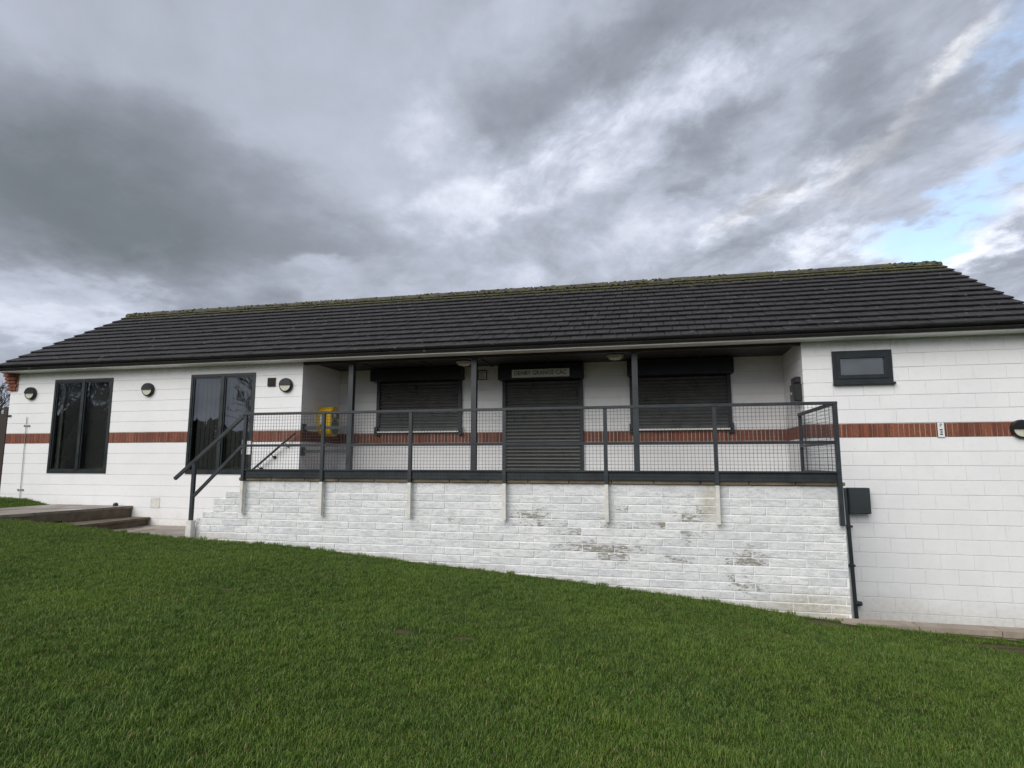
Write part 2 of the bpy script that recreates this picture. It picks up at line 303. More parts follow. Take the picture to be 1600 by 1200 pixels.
# ------------------------------------------------------------------ helpers
class MB:
    def __init__(s): s.v = []; s.f = []; s.mi = []
    def add(s, vs, fs, mi=0):
        o = len(s.v); s.v += [tuple(v) for v in vs]; s.f += [tuple(i+o for i in f) for f in fs]; s.mi += [mi]*len(fs); return s
    def box(s, x0, x1, y0, y1, z0, z1, mi=0, bev=0):
        if bev:
            b = bev; vs = []
            bm = bmesh.new(); bmesh.ops.create_cube(bm, size=1)
            for v in bm.verts: v.co = Vector(((x0+x1)/2+v.co.x*(x1-x0), (y0+y1)/2+v.co.y*(y1-y0), (z0+z1)/2+v.co.z*(z1-z0)))
            bmesh.ops.bevel(bm, geom=bm.edges[:], offset=b, segments=1, affect='EDGES')
            bm.verts.ensure_lookup_table()
            s.add([v.co for v in bm.verts], [[v.index for v in f.verts] for f in bm.faces], mi); bm.free(); return s
        return s.add([(x0, y0, z0), (x1, y0, z0), (x1, y1, z0), (x0, y1, z0), (x0, y0, z1), (x1, y0, z1), (x1, y1, z1), (x0, y1, z1)],
                     [(0, 3, 2, 1), (4, 5, 6, 7), (0, 1, 5, 4), (1, 2, 6, 5), (2, 3, 7, 6), (3, 0, 4, 7)], mi)
    def tube(s, p, q, r0, r1=None, n=8, mi=0, cap=True):
        r1 = r0 if r1 is None else r1
        p, q = Vector(p), Vector(q); d = (q-p).normalized()
        a = d.cross(Vector((0, 0, 1)) if abs(d.z) < .9 else Vector((1, 0, 0))).normalized(); b = d.cross(a)
        vs = [p+(a*cos(2*pi*i/n)+b*sin(2*pi*i/n))*r0 for i in range(n)]+[q+(a*cos(2*pi*i/n)+b*sin(2*pi*i/n))*r1 for i in range(n)]
        fs = [(i, (i+1) % n, n+(i+1) % n, n+i) for i in range(n)]
        if cap: fs += [tuple(range(n))[::-1], tuple(range(n, 2*n))]
        return s.add(vs, fs, mi)
    def bar(s, p, q, w, h, upv=(0, 0, 1), mi=0):
        """rectangular bar from p to q; w across, h along the up vector"""
        p, q = Vector(p), Vector(q); d = (q-p).normalized(); a = d.cross(Vector(upv)).normalized(); b = a.cross(d)
        vs = [c+a*(sx*w/2)+b*(sy*h/2) for c in (p, q) for sx, sy in ((-1, -1), (1, -1), (1, 1), (-1, 1))]
        return s.add(vs, [(0, 1, 2, 3), (7, 6, 5, 4), (0, 4, 5, 1), (1, 5, 6, 2), (2, 6, 7, 3), (3, 7, 4, 0)], mi)
    def prism(s, pts, axis, a, b, mi=0):
        """pts: 2-D outline; axis 0/1/2 extruded from a to b"""
        def P(u, v, w): return ((w, u, v), (u, w, v), (u, v, w))[axis]
        n = len(pts); vs = [P(u, v, a) for u, v in pts]+[P(u, v, b) for u, v in pts]
        return s.add(vs, [tuple(range(n)), tuple(range(2*n-1, n-1, -1))]+[(i, n+i, n+(i+1) % n, (i+1) % n) for i in range(n)], mi)
    def mesh(s, name, mats, smooth=False):
        me = bpy.data.meshes.new(name); me.from_pydata(s.v, [], s.f)
        for m in (mats if isinstance(mats, (list, tuple)) else [mats]): me.materials.append(M[m])
        me.polygons.foreach_set('material_index', s.mi)
        if smooth: me.polygons.foreach_set('use_smooth', [True]*len(me.polygons))
        me.update()
        bm = bmesh.new(); bm.from_mesh(me); bmesh.ops.recalc_face_normals(bm, faces=bm.faces[:]); bm.to_mesh(me); bm.free()
        return me
    def obj(s, name, mats, parent=None, kind=None, label=None, smooth=False):
        return link(name, s.mesh(name, mats, smooth), parent, kind, label)
def link(name, me, parent=None, kind=None, label=None, loc=None):
    o = bpy.data.objects.new(name, me); C.objects.link(o)
    if parent is not None: o.parent = parent
    if kind: o['kind'] = kind
    if label: o['label'] = label
    if loc is not None: o.location = loc
    return o
def thing(name, label, cat, group=None, loc=(0, 0, 0)):
    o = bpy.data.objects.new(name, None); C.objects.link(o); o.empty_display_size = .1; o.location = loc
    o['label'] = label; o['category'] = cat
    if group: o['group'] = group
    return o
def tag(o, label, cat, group=None):
    o['label'] = label; o['category'] = cat
    if group: o['group'] = group
    return o
def copy_tree(o, parent=None):
    c = o.copy(); C.objects.link(c)
    if parent is not None: c.parent = parent
    for ch in [k for k in bpy.data.objects if k.parent == o and k != c]: copy_tree(ch, c)
    return c

# ------------------------------------------------------------------ ground
def lerp_tab(tab, x):
    if x <= tab[0][0]: return tab[0][1]
    for (a, b), (c, d) in zip(tab, tab[1:]):
        if x <= c: return b+(d-b)*(x-a)/(c-a)
    return tab[-1][1]
ZF = [(-30, -1.25), (-13, -1.27), (-10.2, -1.385), (-9.2, -1.44), (-7.6, -1.54), (-6.5, -1.60), (-6.1, -1.62), (-4.14, -1.72), (-2.03, -1.895), (-.14, -2.03), (1.57, -2.195), (2.75, -2.33), (3.35, -2.375), (4.2, -2.42), (5.3, -2.46), (8, -2.55), (40, -2.9)]
def zf(x): return lerp_tab(ZF, x)
def bump(x, y): return .018*sin(x*1.7+y*.9)+.012*sin(y*2.3-x*.8+1)+.006*sin(x*5.1+y*4.2)
def sstep(a, b, t):
    t = max(0, min(1, (t-a)/(b-a))); return t*t*(3-2*t)
def lawn_z(x, y):
    base = zf(x)
    k = sstep(-2.3, -3.5, y)
    return base+bump(x, y)*(.25+.75*k)
PATH_Y = -2.36
def ground_z(x, y):
    z = lawn_z(x, y)
    if y > -2.2:
        if x > 3.30: z = z+(-2.9-z)*sstep(-2.2, -1.8, y)
        elif x > -5.2: z = min(z, -1.9)-.3
    if x <= -5.2 and y > PATH_Y and y < 7:
        if x > -9.9: z = -1.86
        elif x > -11.75: z = -1.50
        else: z = -1.345+.13*sstep(-11.75, -12.7, x)*sstep(-1.9, -.5, y)+(z+1.345)*sstep(-.8, -2.3, y)
    return z
xs = sorted(set([-600, -300, -150, -80, -50, -35, -28, -22, -18, -16]+[round(-15+.25*i, 3) for i in range(100)]+[11, 13, 16, 22, 30, 45, 80, 150, 300, 600]+[-11.76, -11.74, -9.91, -9.89, -5.21, -5.19, 3.29, 3.31]))
ys = sorted(set([-600, -300, -150, -80, -50, -35, -25, -20, -16, -14]+[round(-13+.25*i, 3) for i in range(54)]+[-2.2, -2.37, -2.35, -2.19, 1, 2, 4, 6.9, 7.1, 9, 12, 18, 30, 50, 90, 200, 400, 700]))
g = MB(); nx, ny = len(xs), len(ys)
g.v = [(x, y, ground_z(x, y)) for y in ys for x in xs]
g.f = [(j*nx+i, j*nx+i+1, (j+1)*nx+i+1, (j+1)*nx+i) for j in range(ny-1) for i in range(nx-1)]; g.mi = [0]*len(g.f)
g.obj('lawn', 'lawn_soil', kind='structure', smooth=False)

# paved path, two steps, slabs laid in rows; the raised part at the left, the lower part in front of the glazed door
def slabs(name, parent, x0, x1, y0, y1, ztop, nxs, nys, m, th=.05, skew=0.0):
    for i in range(nxs):
        for j in range(nys):
            a, b = x0+(x1-x0)*i/nxs, x0+(x1-x0)*(i+1)/nxs; c, d = y0+(y1-y0)*j/nys, y0+(y1-y0)*(j+1)/nys
            t = random.uniform(-.003, .003)
            q = MB(); gq = .005
            pts = [(a+gq, c+gq), (b-gq, c+gq), (b-gq, d-gq), (a+gq, d-gq)]
            if skew: pts = [(px+skew*(py/-2.4)*((px-x0)/(x1-x0)), py) for px, py in pts]
            q.prism(pts, 2, ztop-th, ztop+t); q.obj(name, m, parent)
path = MB().box(-9.3, -5.3, -2.5, 0, -1.84, -1.755).prism([(-11.7, -2.6), (-10.12, -2.6), (-9.76, 0), (-11.7, 0)], 2, -1.6, -1.375).obj('path', 'dark_step', kind='structure')
slabs('paving_slab', path, -9.28, -6.42, -2.4, -.004, -1.703, 4, 4, 'wet_paving')
slabs('paving_slab', path, -11.7, -9.72, -2.5, -.004, -1.317, 3, 4, 'wet_paving', skew=-.34)
st = thing('path_steps', 'two shallow dark concrete steps down from the raised path beside the white wall', 'steps')
MB().prism([(-10.06, -2.6), (-9.20, -2.6), (-9.27, -.004), (-9.70, -.004)], 2, -1.588, -1.543).obj('tread', 'dark_step', st)
MB().prism([(-10.06, -2.6), (-9.25, -2.6), (-9.32, -.004), (-9.70, -.004)], 2, -1.78, -1.59).obj('riser', 'dark_step', st)
MB().prism([(-10.15, -2.6), (-10.05, -2.6), (-9.745, -.004), (-9.86, -.004)], 2, -1.543, -1.37).obj('riser', 'dark_step', st)

# narrow kerb of flags along the lawn edge at the right, and sunken gravel strip behind it
kx = 3.17; kerb = MB().box(3.2, 9.0, -2.28, -2.08, -2.56, -2.405).obj('kerb', 'kerb_stone', kind='structure')
for w in (.86, .86, .80, .92, .9, .9):
    q = MB().prism([(kx, -2.30), (kx+w-.012, -2.30), (kx+w-.022, -2.06), (kx-.01, -2.06)], 2, -2.403-.012*(kx-3.1), -2.352-.001*(kx-3))
    q.obj('kerb_flag', 'kerb_stone', kerb); kx += w

# ------------------------------------------------------------------ the clubhouse
XL, XR = -13.34, 6.74          # wall ends
CLX, CRX = -5.877, 3.419       # porch corners
YR = 1.5                       # depth of the porch
ZT = 1.66
club = thing('clubhouse', 'long low white painted blockwork clubhouse with red brick band and dark tiled roof', 'building')
W1 = (-12.08, -10.50, -.65, 1.42); W2 = (-8.50, -6.95, -.65, 1.42); SW = (3.875, 4.757, .888, 1.416)
SH1 = (-4.945, -2.99, .25, 1.40); DR = (-2.09, -.405, -.65, 1.33); SH2 = (.535, 2.455, .25, 1.38)

core = MB()
def wall_core(mb, x0, x1, z0, z1, yf, th, holes):
    """front wall between x0..x1 with rectangular holes, front face 5 mm behind the block faces"""
    y0, y1 = yf+.007, yf+th
    hs = sorted(holes); x = x0
    for (a, b, c, d) in hs:
        if a > x: mb.box(x, a, y0, y1, z0, z1)
        if c > z0: mb.box(a, b, y0, y1, z0, c)
        if d < z1: mb.box(a, b, y0, y1, d, z1)
        x = b
    if x < x1: mb.box(x, x1, y0, y1, z0, z1)
wall_core(core, XL+.005, CLX-.3, -2.0, ZT, 0, .3, [W1, W2])
wall_core(core, CRX+.3, XR-.005, -3.1, ZT, 0, .3, [SW])
core.box(CLX-.3, CLX-.005, .005, YR+.3, -2.0, ZT); core.box(CRX+.005, CRX+.3, .005, YR+.3, -3.1, ZT)
wall_core(core, CLX-.005, CRX+.005, -.9, ZT, YR, .3, [SH1, DR, SH2])
core.box(XL+.005, XL+.3, .3, 6.2, -2, ZT); core.box(XR-.3, XR-.005, .3, 6.2, -3.1, ZT); core.box(XL+.3, XR-.3, 5.9, 6.2, -3.1, ZT)
wall = core.obj('wall', 'wall_joint', club)
# gables
for gx in (XL+.02, XR-.3):
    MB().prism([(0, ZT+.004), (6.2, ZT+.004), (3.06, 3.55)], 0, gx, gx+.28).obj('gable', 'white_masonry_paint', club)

# block faces
blocks = []      # (priority, kind, x0,x1,z0,z1, plane)
JB, JV = .0046, .0008
def cut(x0, x1, z0, z1, holes):
    """split a block rectangle by holes (simple: clip left/right/top/bottom)"""
    rects = [(x0, x1, z0, z1)]
    for (a, b, c, d) in holes:
        out = []
        for (p, q, r, s_) in rects:
            if q <= a or p >= b or s_ <= c or r >= d: out.append((p, q, r, s_)); continue
            if p < a: out.append((p, a, r, s_))
            if q > b: out.append((b, q, r, s_))
            m0, m1 = max(p, a), min(q, b)
            if r < c: out.append((m0, m1, r, c))
            if s_ > d: out.append((m0, m1, d, s_))
        rects = out
    return [t for t in rects if t[1]-t[0] > .012 and t[3]-t[2] > .012]
def lay(x0, x1, z0, z1, holes, base, plane, keep=lambda *a: True):
    k = math.floor(z0/.225)
    while k*.225 < z1:
        if k == 0: k += 1; continue
        off = 4.315 if k % 2 else 4.09
        n0 = math.floor((x0-off)/.45)
        xx = off+n0*.45
        while xx < x1:
            a, b = max(xx, x0), min(xx+.45, x1); c, d = max(k*.225, z0), min((k+1)*.225, z1)
            if b-a > .02 and d-c > .01:
                for r in cut(a, b, c, d, holes):
                    blocks.append((base, *r, plane))
            xx += .45
        k += 1
lay(CRX, XR, -3.0, ZT-.005, [SW], 'R', ('y', 0))
lay(XL, CLX, -1.95, ZT-.005, [W1, W2], 'L', ('y', 0))
lay(CLX, CRX, -.65, ZT-.005, [SH1, DR, SH2], 'P', ('y', YR))
lay(0, YR, -.65, ZT-.005, [], 'S', ('x', CLX)); lay(0, YR, -.65, ZT-.005, [], 'S', ('X', CRX))
cache = {}
def block_mesh(w, h, th=.012, JV=JV):
    key = (round(w, 3), round(h, 3), random.randint(0, 3), JV)
    if key not in cache:
        mb = MB(); a, b = JV, w-JV; c, d = JB, h-JB
        e = .003; ex = e if JV > .0005 else 0; q_ = .0012 if JV > .0005 else .0004; j = lambda: random.uniform(-q_, q_)
        # front face with chamfered arris, slightly uneven
        fr = [(a+ex, j()*.5, c+e+j()), (b-ex, j()*.5, c+e+j()), (b-ex, j()*.5, d-e+j()), (a+ex, j()*.5, d-e+j())]
        bk = [(a, th*.5, c), (b, th*.5, c), (b, th*.5, d), (a, th*.5, d)]
        mb.add(fr+bk, [(0, 1, 2, 3), (0, 4, 5, 1), (1, 5, 6, 2), (2, 6, 7, 3), (3, 7, 4, 0), (7, 6, 5, 4)])
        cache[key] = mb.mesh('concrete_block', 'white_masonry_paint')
    return cache[key]
def vis_rank(bl):
    base, a, b, c, d, pl = bl
    if base == 'R': return 0 if b < 6.72 and c > -2.95 else 9
    if base == 'L': return 1+(-(a)-5.8)*.01 if c > -1.8 else 8
    if base == 'P' and c >= .2: return 2
    return 3
blocks.sort(key=vis_rank)
big_blocks = [b for b in blocks if (b[2]-b[1]) > .18 and (b[4]-b[3]) > .1 and vis_rank(b) < 2][:300]
idset = set(map(id, big_blocks)); rest = MB()
def place(bl, ob=True):
    base, a, b, c, d, (ax, pv) = bl
    dyy = random.uniform(-.0012, .0) if base == 'R' else random.uniform(-.0004, 0)
    jv = JV if base == 'R' else .0001
    if ob:
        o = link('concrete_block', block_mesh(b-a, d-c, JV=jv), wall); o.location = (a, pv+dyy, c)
    else:
        me = block_mesh(b-a, d-c, JV=jv); vs = []
        for v in me.vertices:
            x, y, z = v.co
            if ax == 'y': vs.append((a+x, pv+dyy+y, c+z))
            elif ax == 'x': vs.append((pv-y-dyy, a+x, c+z))
            else: vs.append((pv+y+dyy, a+x, c+z))
        rest.add(vs, [tuple(p.vertices) for p in me.polygons])
for bl in blocks: place(bl, id(bl) in idset)
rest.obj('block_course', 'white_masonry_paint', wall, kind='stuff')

# brick soldier band (z 0..0.225) as single bricks
bandmesh = []
for i in range(4):
    mb = MB(); j = lambda: random.uniform(-.002, .002); e = .003
    a, b, c, d = .006, .069, .008, .217
    mb.add([(a+e+j(), -.003, c+e+j()), (b-e+j(), -.003, c+e+j()), (b-e+j(), -.003, d-e+j()), (a+e+j(), -.003, d-e+j()), (a, .006, c), (b, .006, c), (b, .006, d), (a, .006, d)],
           [(0, 1, 2, 3), (0, 4, 5, 1), (1, 5, 6, 2), (2, 6, 7, 3), (3, 7, 4, 0), (7, 6, 5, 4)])
    bandmesh.append(mb.mesh('red_brick', 'red_brick'))
beds = {}
def band_bed(x0, x1, pv, ax='y'):
    mb = MB()
    if ax == 'y': mb.box(x0, x1, pv+.003, pv+.02, .001, .224)
    elif ax == 'x': mb.box(pv-.02, pv-.003, x0, x1, .001, .224)
    else: mb.box(pv+.003, pv+.02, x0, x1, .001, .224)
    return mb.obj('brick_band', 'pale_mortar' if pv == YR else 'brick_mortar', club)
segs = [(XL, W1[0], 0), (W1[1], W2[0], 0), (W2[1], CLX, 0), (CRX, XR, 0), (CLX, DR[0], YR), (DR[1], CRX, YR)]
cand = []
for (a, b, y) in segs:
    bed = band_bed(a, b, y); n = int((b-a)/.075+.3); w = (b-a)/n
    for i in range(n): cand.append((a+i*w, y, w, bed))
for (pv, ax) in ((CLX, 'x'), (CRX, 'X')): bandbed = band_bed(0, YR, pv, ax)
cand.sort(key=lambda t: (t[1], -t[0]))
side = MB()
for k, (x, y, w, bed) in enumerate(cand):
    if k < 300:
        o = link('red_brick', bandmesh[k % 4], bed); o.location = (x, y+random.uniform(-.002, .001), 0); o.scale = (w/.075, 1, 1)
    else:
        for_me = bandmesh[k % 4]; side.add([(x+v.co.x*w/.075, y+v.co.y, v.co.z) for v in for_me.vertices], [tuple(p.vertices) for p in for_me.polygons])
for i in range(20):
    me = bandmesh[i % 4]
    side.add([(CLX-v.co.y, i*.075+v.co.x, v.co.z) for v in me.vertices], [tuple(p.vertices) for p in me.polygons])
    side.add([(CRX+v.co.y, i*.075+v.co.x, v.co.z) for v in me.vertices], [tuple(p.vertices) for p in me.polygons])
side.obj('brick_course', 'red_brick', bandbed, kind='stuff')

# brick corbel at the left eaves corner
corb = MB().box(-13.335, -13.13, -.02, .28, 1.20, 1.69).obj('corbel', 'brick_mortar', club)
for i in range(6):
    z = 1.205+i*.08; o_ = .04+.035*max(0, i-1)
    MB().box(-13.35-o_, -13.14-(.0 if i % 2 else .02), -.035-o_*.35, .2, z, z+.068, bev=.004).obj('brick', 'red_brick', corb)

# windows
def pane_frame(name, x0, x1, z0, z1, y, mull=(), fr=.055, dep=.07, curtain=None, blinds=True, label=None, sill=False):
    w = MB()
    w.box(x0, x0+fr, y, y+dep, z0, z1); w.box(x1-fr, x1, y, y+dep, z0, z1)
    w.box(x0+fr, x1-fr, y, y+dep, z1-fr, z1); w.box(x0+fr, x1-fr, y, y+dep, z0, z0+fr*1.15)
    xs_ = [x0+fr]
    for mx in mull: w.box(mx-.035, mx+.035, y-.004, y+dep, z0+fr*1.15, z1-fr); xs_ += [mx-.035, mx+.035]
    xs_.append(x1-fr)
    win = w.obj(name, 'window_frame_grey', club, label=label)
    for i in range(0, len(xs_), 2):
        a, b, c, d = xs_[i], xs_[i+1], z0+fr*1.15, z1-fr
        s_ = MB(); t = .028; yy = y+.014
        s_.box(a, a+t, yy, y+dep-.01, c, d); s_.box(b-t, b, yy, y+dep-.01, c, d); s_.box(a+t, b-t, yy, y+dep-.01, d-t, d); s_.box(a+t, b-t, yy, y+dep-.01, c, c+t)
        s_.obj('sash', 'window_frame_grey', win)
        MB().box(a+t, b-t, y+.032, y+.036, c+t, d-t).obj('pane', 'window_glass', win)
    if blinds:
        b = MB(); n = int((x1-x0)/.115)
        for i in range(n):
            cx = x0+.08+(x1-x0-.16)*(i+.5)/n
            b.add([(cx-.026, y+.13, z0+.06), (cx+.030, y+.18, z0+.06), (cx+.030, y+.18, z1-.05), (cx-.026, y+.13, z1-.05)], [(0, 1, 2, 3)])
        b.obj('blind', 'blind_fabric', win)
    if curtain:
        MB().box(curtain[0], curtain[1], y+.10, y+.12, z0+.06, z1-.06).obj('curtain', 'curtain_pale', win)
    MB().add([(x0, y+.75, z0), (x1, y+.75, z0), (x1, y+.75, z1), (x0, y+.75, z1), (x0, y+.08, z0), (x1, y+.08, z0), (x1, y+.08, z1), (x0, y+.08, z1)],
             [(0, 1, 2, 3), (0, 4, 5, 1), (3, 2, 6, 7), (0, 3, 7, 4), (1, 5, 6, 2)]).obj('interior', 'interior_dark', win)
    return win
pane_frame('window', *W1, -.012, mull=(-11.28,), curtain=(-12.0, -11.90), label='tall dark framed double window nearest the left end')
wd = pane_frame('glazed_door', *W2, -.012, mull=(-7.72,), label='dark framed glazed double door beside the stairs')
MB().box(-7.145, -7.12, -.06, -.035, -.24, .04).box(-7.14, -7.125, -.034, -.0, -.22, -.2).box(-7.14, -7.125, -.034, -.0, .0, .02).obj('handle', 'galvanised', wd)
MB().box(-7.07, -6.965, -.018, -.0135, -.25, .02).obj('door_notice', 'white_print', wd)
sw = MB().box(SW[0], SW[1], -.02, .05, SW[2], SW[2]+.07).box(SW[0], SW[1], -.02, .05, SW[3]-.06, SW[3]).box(SW[0], SW[0]+.06, -.02, .05, SW[2]+.07, SW[3]-.06).box(SW[1]-.06, SW[1], -.02, .05, SW[2]+.07, SW[3]-.06).obj('window', 'window_frame_grey', club, label='small top hung dark framed window under the eaves')
MB().box(SW[0]+.06, SW[0]+.115, -.034, .03, SW[2]+.07, SW[3]-.06).box(SW[1]-.115, SW[1]-.06, -.034, .03, SW[2]+.07, SW[3]-.06).box(SW[0]+.115, SW[1]-.115, -.034, .03, SW[3]-.12, SW[3]-.06).box(SW[0]+.115, SW[1]-.115, -.034, .03, SW[2]+.07, SW[2]+.13).obj('sash', 'window_frame_grey', sw)
MB().box(SW[0]+.115, SW[1]-.115, 0, .006, SW[2]+.13, SW[3]-.12).obj('pane', 'window_glass', sw)
MB().box(SW[0]-.01, SW[1]+.02, -.07, 0, SW[2]-.035, SW[2]-.002, bev=.004).obj('sill', 'window_frame_grey', sw)
MB().box(SW[0]+.05, SW[1]-.05, .012, .02, SW[2]+.08, SW[3]-.07).obj('backing', 'blind_fabric', sw)

# roller shutters
def shutter(name, x0, x1, z0, zh, hx0, hx1, label):
    y = YR
    s0 = MB().box(x0-.0, x0+.07, y-.06, y+.03, z0-.10 if z0 > 0 else z0, zh).box(x1-.07, x1, y-.06, y+.03, z0-.10 if z0 > 0 else z0, zh)
    if z0 > 0:
        for xx in (x0-.02, x1-.05): s0.box(xx, xx+.07, y-.10, y-.061, z0-.07, z0+.10)
    s = s0.obj(name, 'shutter_hood_metal', club, label=label)
    MB().box(hx0, hx1, y-.26, y+.0, zh, ZT-.055, bev=.008).obj('shutter_hood', 'shutter_hood_metal', s)
    pitch = .075; n = int((zh-z0-.06)/pitch)+1; hgt = (zh-z0-.07)/n
    prof = []
    for t in range(7): prof.append((y-.006-.022*sin(pi*t/6), hgt*.86*t/6))
    pts = prof+[(y+.004, hgt*.87), (y+.004, hgt), (y+.010, hgt), (y+.010, 0)]
    mb = MB(); mb.prism([(a, b) for a, b in pts], 0, x0+.07, x1-.07); me = mb.mesh('slat', 'shutter_metal')
    for i in range(n): link('slat', me, s, loc=(0, random.uniform(-.0015, .0015), z0+.07+i*hgt))
    MB().box(x0+.07, x1-.07, y-.03, y+.01, z0, z0+.068).obj('bottom_bar', 'shutter_metal', s)
    MB().box(x0, x1, y+.04, y+.06, z0, zh).obj('backing', 'interior_dark', s)
    if z0 > 0: MB().box(x0-.0, x1+.0, y-.10, y-.002, z0-.034, z0-.004, bev=.004).obj('sill', 'fascia_white', s)
    return s
shutter('roller_shutter', *SH1[:2], .262, 1.345, -5.02, -2.94, 'dark roller shutter left of the doorway')
sdr = shutter('roller_shutter', *DR[:2], -.648, 1.29, -2.14, -.375, 'dark full height roller shutter over the doorway')
shutter('roller_shutter', *SH2[:2], .256, 1.30, .50, 2.50, 'dark roller shutter right of the doorway')
MB().tube((-.47, YR-.09, -.02), (-.47, YR-.13, -.02), .03, n=10).obj('lock', 'black_plastic', sdr)

# soffit, fascia, gutter, roof
soff = MB(); bx = XL-.08
while bx < XR+.2:
    soff.box(bx, min(bx+1.22, XR+.2)-.006, -.235, 1.495 if bx > CLX-1.3 and bx < CRX else -.006, ZT-.03-.004, ZT-.03+.006); bx += 1.22
sf = MB().box(CLX+.004, CRX-.004, .0, YR-.004, ZT-.03, ZT-.015).obj('soffit', 'dark_soffit', club)
for i, xb in enumerate((-4.85, -3.6, -2.32, -1.05, .72, 1.9)):
    MB().box(xb-.03, xb+.03, .0, YR-.01, ZT-.05, ZT-.03).obj('batten', 'dark_soffit', sf)
MB().box(CLX+.004, CRX-.004, -.003, .10, ZT-.11, ZT-.03).obj('beam', 'dark_soffit', club)
MB().box(XL-.05, XR+.2, -.305, -.006, ZT-.062, ZT+.002, bev=.006).obj('eaves_soffit', 'fascia_white', club)
MB().box(XL-.1, XR+.2, -.245, -.222, ZT+.017, ZT+.10).obj('fascia', 'black_plastic', club)
# gutter: half round trough with brackets and joints
gut = MB(); n = 10; gr = .062; gy, gz = -.325, ZT+.082
prof = [(gy-gr*cos(pi*i/n), gz-gr*sin(pi*i/n)) for i in range(n+1)]+[(gy+(gr-.005)*cos(pi*i/n), gz-(gr-.005)*sin(pi*i/n)) for i in range(n+1)]
gut.prism(prof, 0, XL-.18, XR+.35); gutter = gut.obj('gutter', 'black_plastic', club)
bxm = MB().prism([(gy-(gr+.006)*cos(pi*i/n), gz-(gr+.006)*sin(pi*i/n)) for i in range(n+1)]+[(gy+(gr+.001)*cos(pi*i/n), gz-(gr+.001)*sin(pi*i/n)) for i in range(n+1)], 0, 0, .03)
bxm.box(0, .03, gy+gr, -.246, gz-.03, gz+.0); bme = bxm.mesh('gutter_bracket', 'black_plastic')
x = XL+.1
while x < XR: link('gutter_bracket', bme, gutter, loc=(x, 0, 0)); x += .92
MB().box(XL-.15, XR+.3, -.36, -.30, ZT+.082, ZT+.10).obj('eaves_felt', 'black_plastic', club)

RE, RRg = Vector((0, -.39, 1.735)), Vector((0, 3.06, 3.715))   # eaves line and ridge line of the tile tops
VX0, VX1 = -13.42, 6.90
sl = (RRg-RE); SL = sl.length; sd_ = sl.normalized(); nrm = Vector((0, -sd_.z, sd_.y))
ang = atan2(sd_.z, sd_.y)
roof = MB()
roof.prism([(RE.y+.03, RE.z-.075), (RRg.y, RRg.z-.075), (6.45, RE.z-.02), (6.45, RE.z-.12), (RRg.y, RRg.z-.20), (RE.y+.06, RE.z-.115)], 0, VX0+.03, VX1-.03)
rf = roof.obj('roof', 'concrete_roof_tile', club)
NC = 13; GA = SL/NC; TW = .27; TL = GA+.075; TT = .024; DROP = .046
tm = []
for i in range(5):
    mb = MB(); jj = lambda a: random.uniform(-a, a)
    # local: x across, y up the slope, z normal; the tail (y=0) is raised so courses lap
    e = .004; w0, w1 = .004, TW-.004
    top = [(w0+e, 0+e+jj(.002), .002+jj(.001)), (w1-e, 0+e+jj(.002), .002+jj(.001)), (w1-e, TL, -DROP), (w0+e, TL, -DROP)]
    out = [(w0, jj(.001), -.003), (w1, jj(.001), -.003), (w1, TL, -DROP-.004), (w0, TL, -DROP-.004)]
    bot = [(w0, 0, -TT), (w1, 0, -TT), (w1, TL, -DROP-TT), (w0, TL, -DROP-TT)]
    mb.add(top+out+bot, [(0, 1, 2, 3), (0, 4, 5, 1), (1, 5, 6, 2), (2, 6, 7, 3), (3, 7, 4, 0), (4, 8, 9, 5), (5, 9, 10, 6), (6, 10, 11, 7), (7, 11, 8, 4), (11, 10, 9, 8)])
    tm.append(mb.mesh('roof_tile', 'concrete_roof_tile'))
tiles = []
for c in range(NC):
    off = -TW/2 if c % 2 else 0
    nn = int((VX1-VX0)/TW+.5); tw = (VX1-VX0)/nn
    k = 0
    while True:
        a = VX0+off+k*tw; b = a+tw
        if a >= VX1-.01: break
        a2, b2 = max(a, VX0), min(b, VX1)
        if b2-a2 > .03: tiles.append((c, a2, b2))
        k += 1
def tkey(t):
    c, a, b = t; P = RE+sd_*(c*GA); P.x = (a+b)/2
    d = (P-CAM).length; q = P-CAM; u = 800+F_PX*q.dot(rt2)/q.dot(fw)
    return d+(100 if u > 1640 or u < -20 else 0)
tiles.sort(key=tkey)
trest = MB(); rot = Matrix.Rotation(ang, 4, 'X')
for k, (c, a, b) in enumerate(tiles):
    P = RE+sd_*(c*GA)+nrm*random.uniform(-.002, .003)+sd_*random.uniform(-.004, .004); P.x = a
    if random.random() < .05: P += sd_*random.uniform(-.016, .008)+nrm*random.uniform(0, .006)
    mt = Matrix.Translation(P) @ rot @ Matrix.Rotation(random.uniform(-.004, .004), 4, 'Z') @ Matrix.Rotation(random.uniform(-.004, .004), 4, 'Y') @ Matrix.Diagonal(((b-a)/TW, 1, 1, 1))
    me = tm[random.randrange(5)]
    if k < 300:
        o = link('roof_tile', me, rf); o.matrix_world = mt
    else: trest.add([mt @ v.co for v in me.vertices], [tuple(p.vertices) for p in me.polygons])
trest.obj('roof_tiling', 'concrete_roof_tile', rf, kind='stuff')
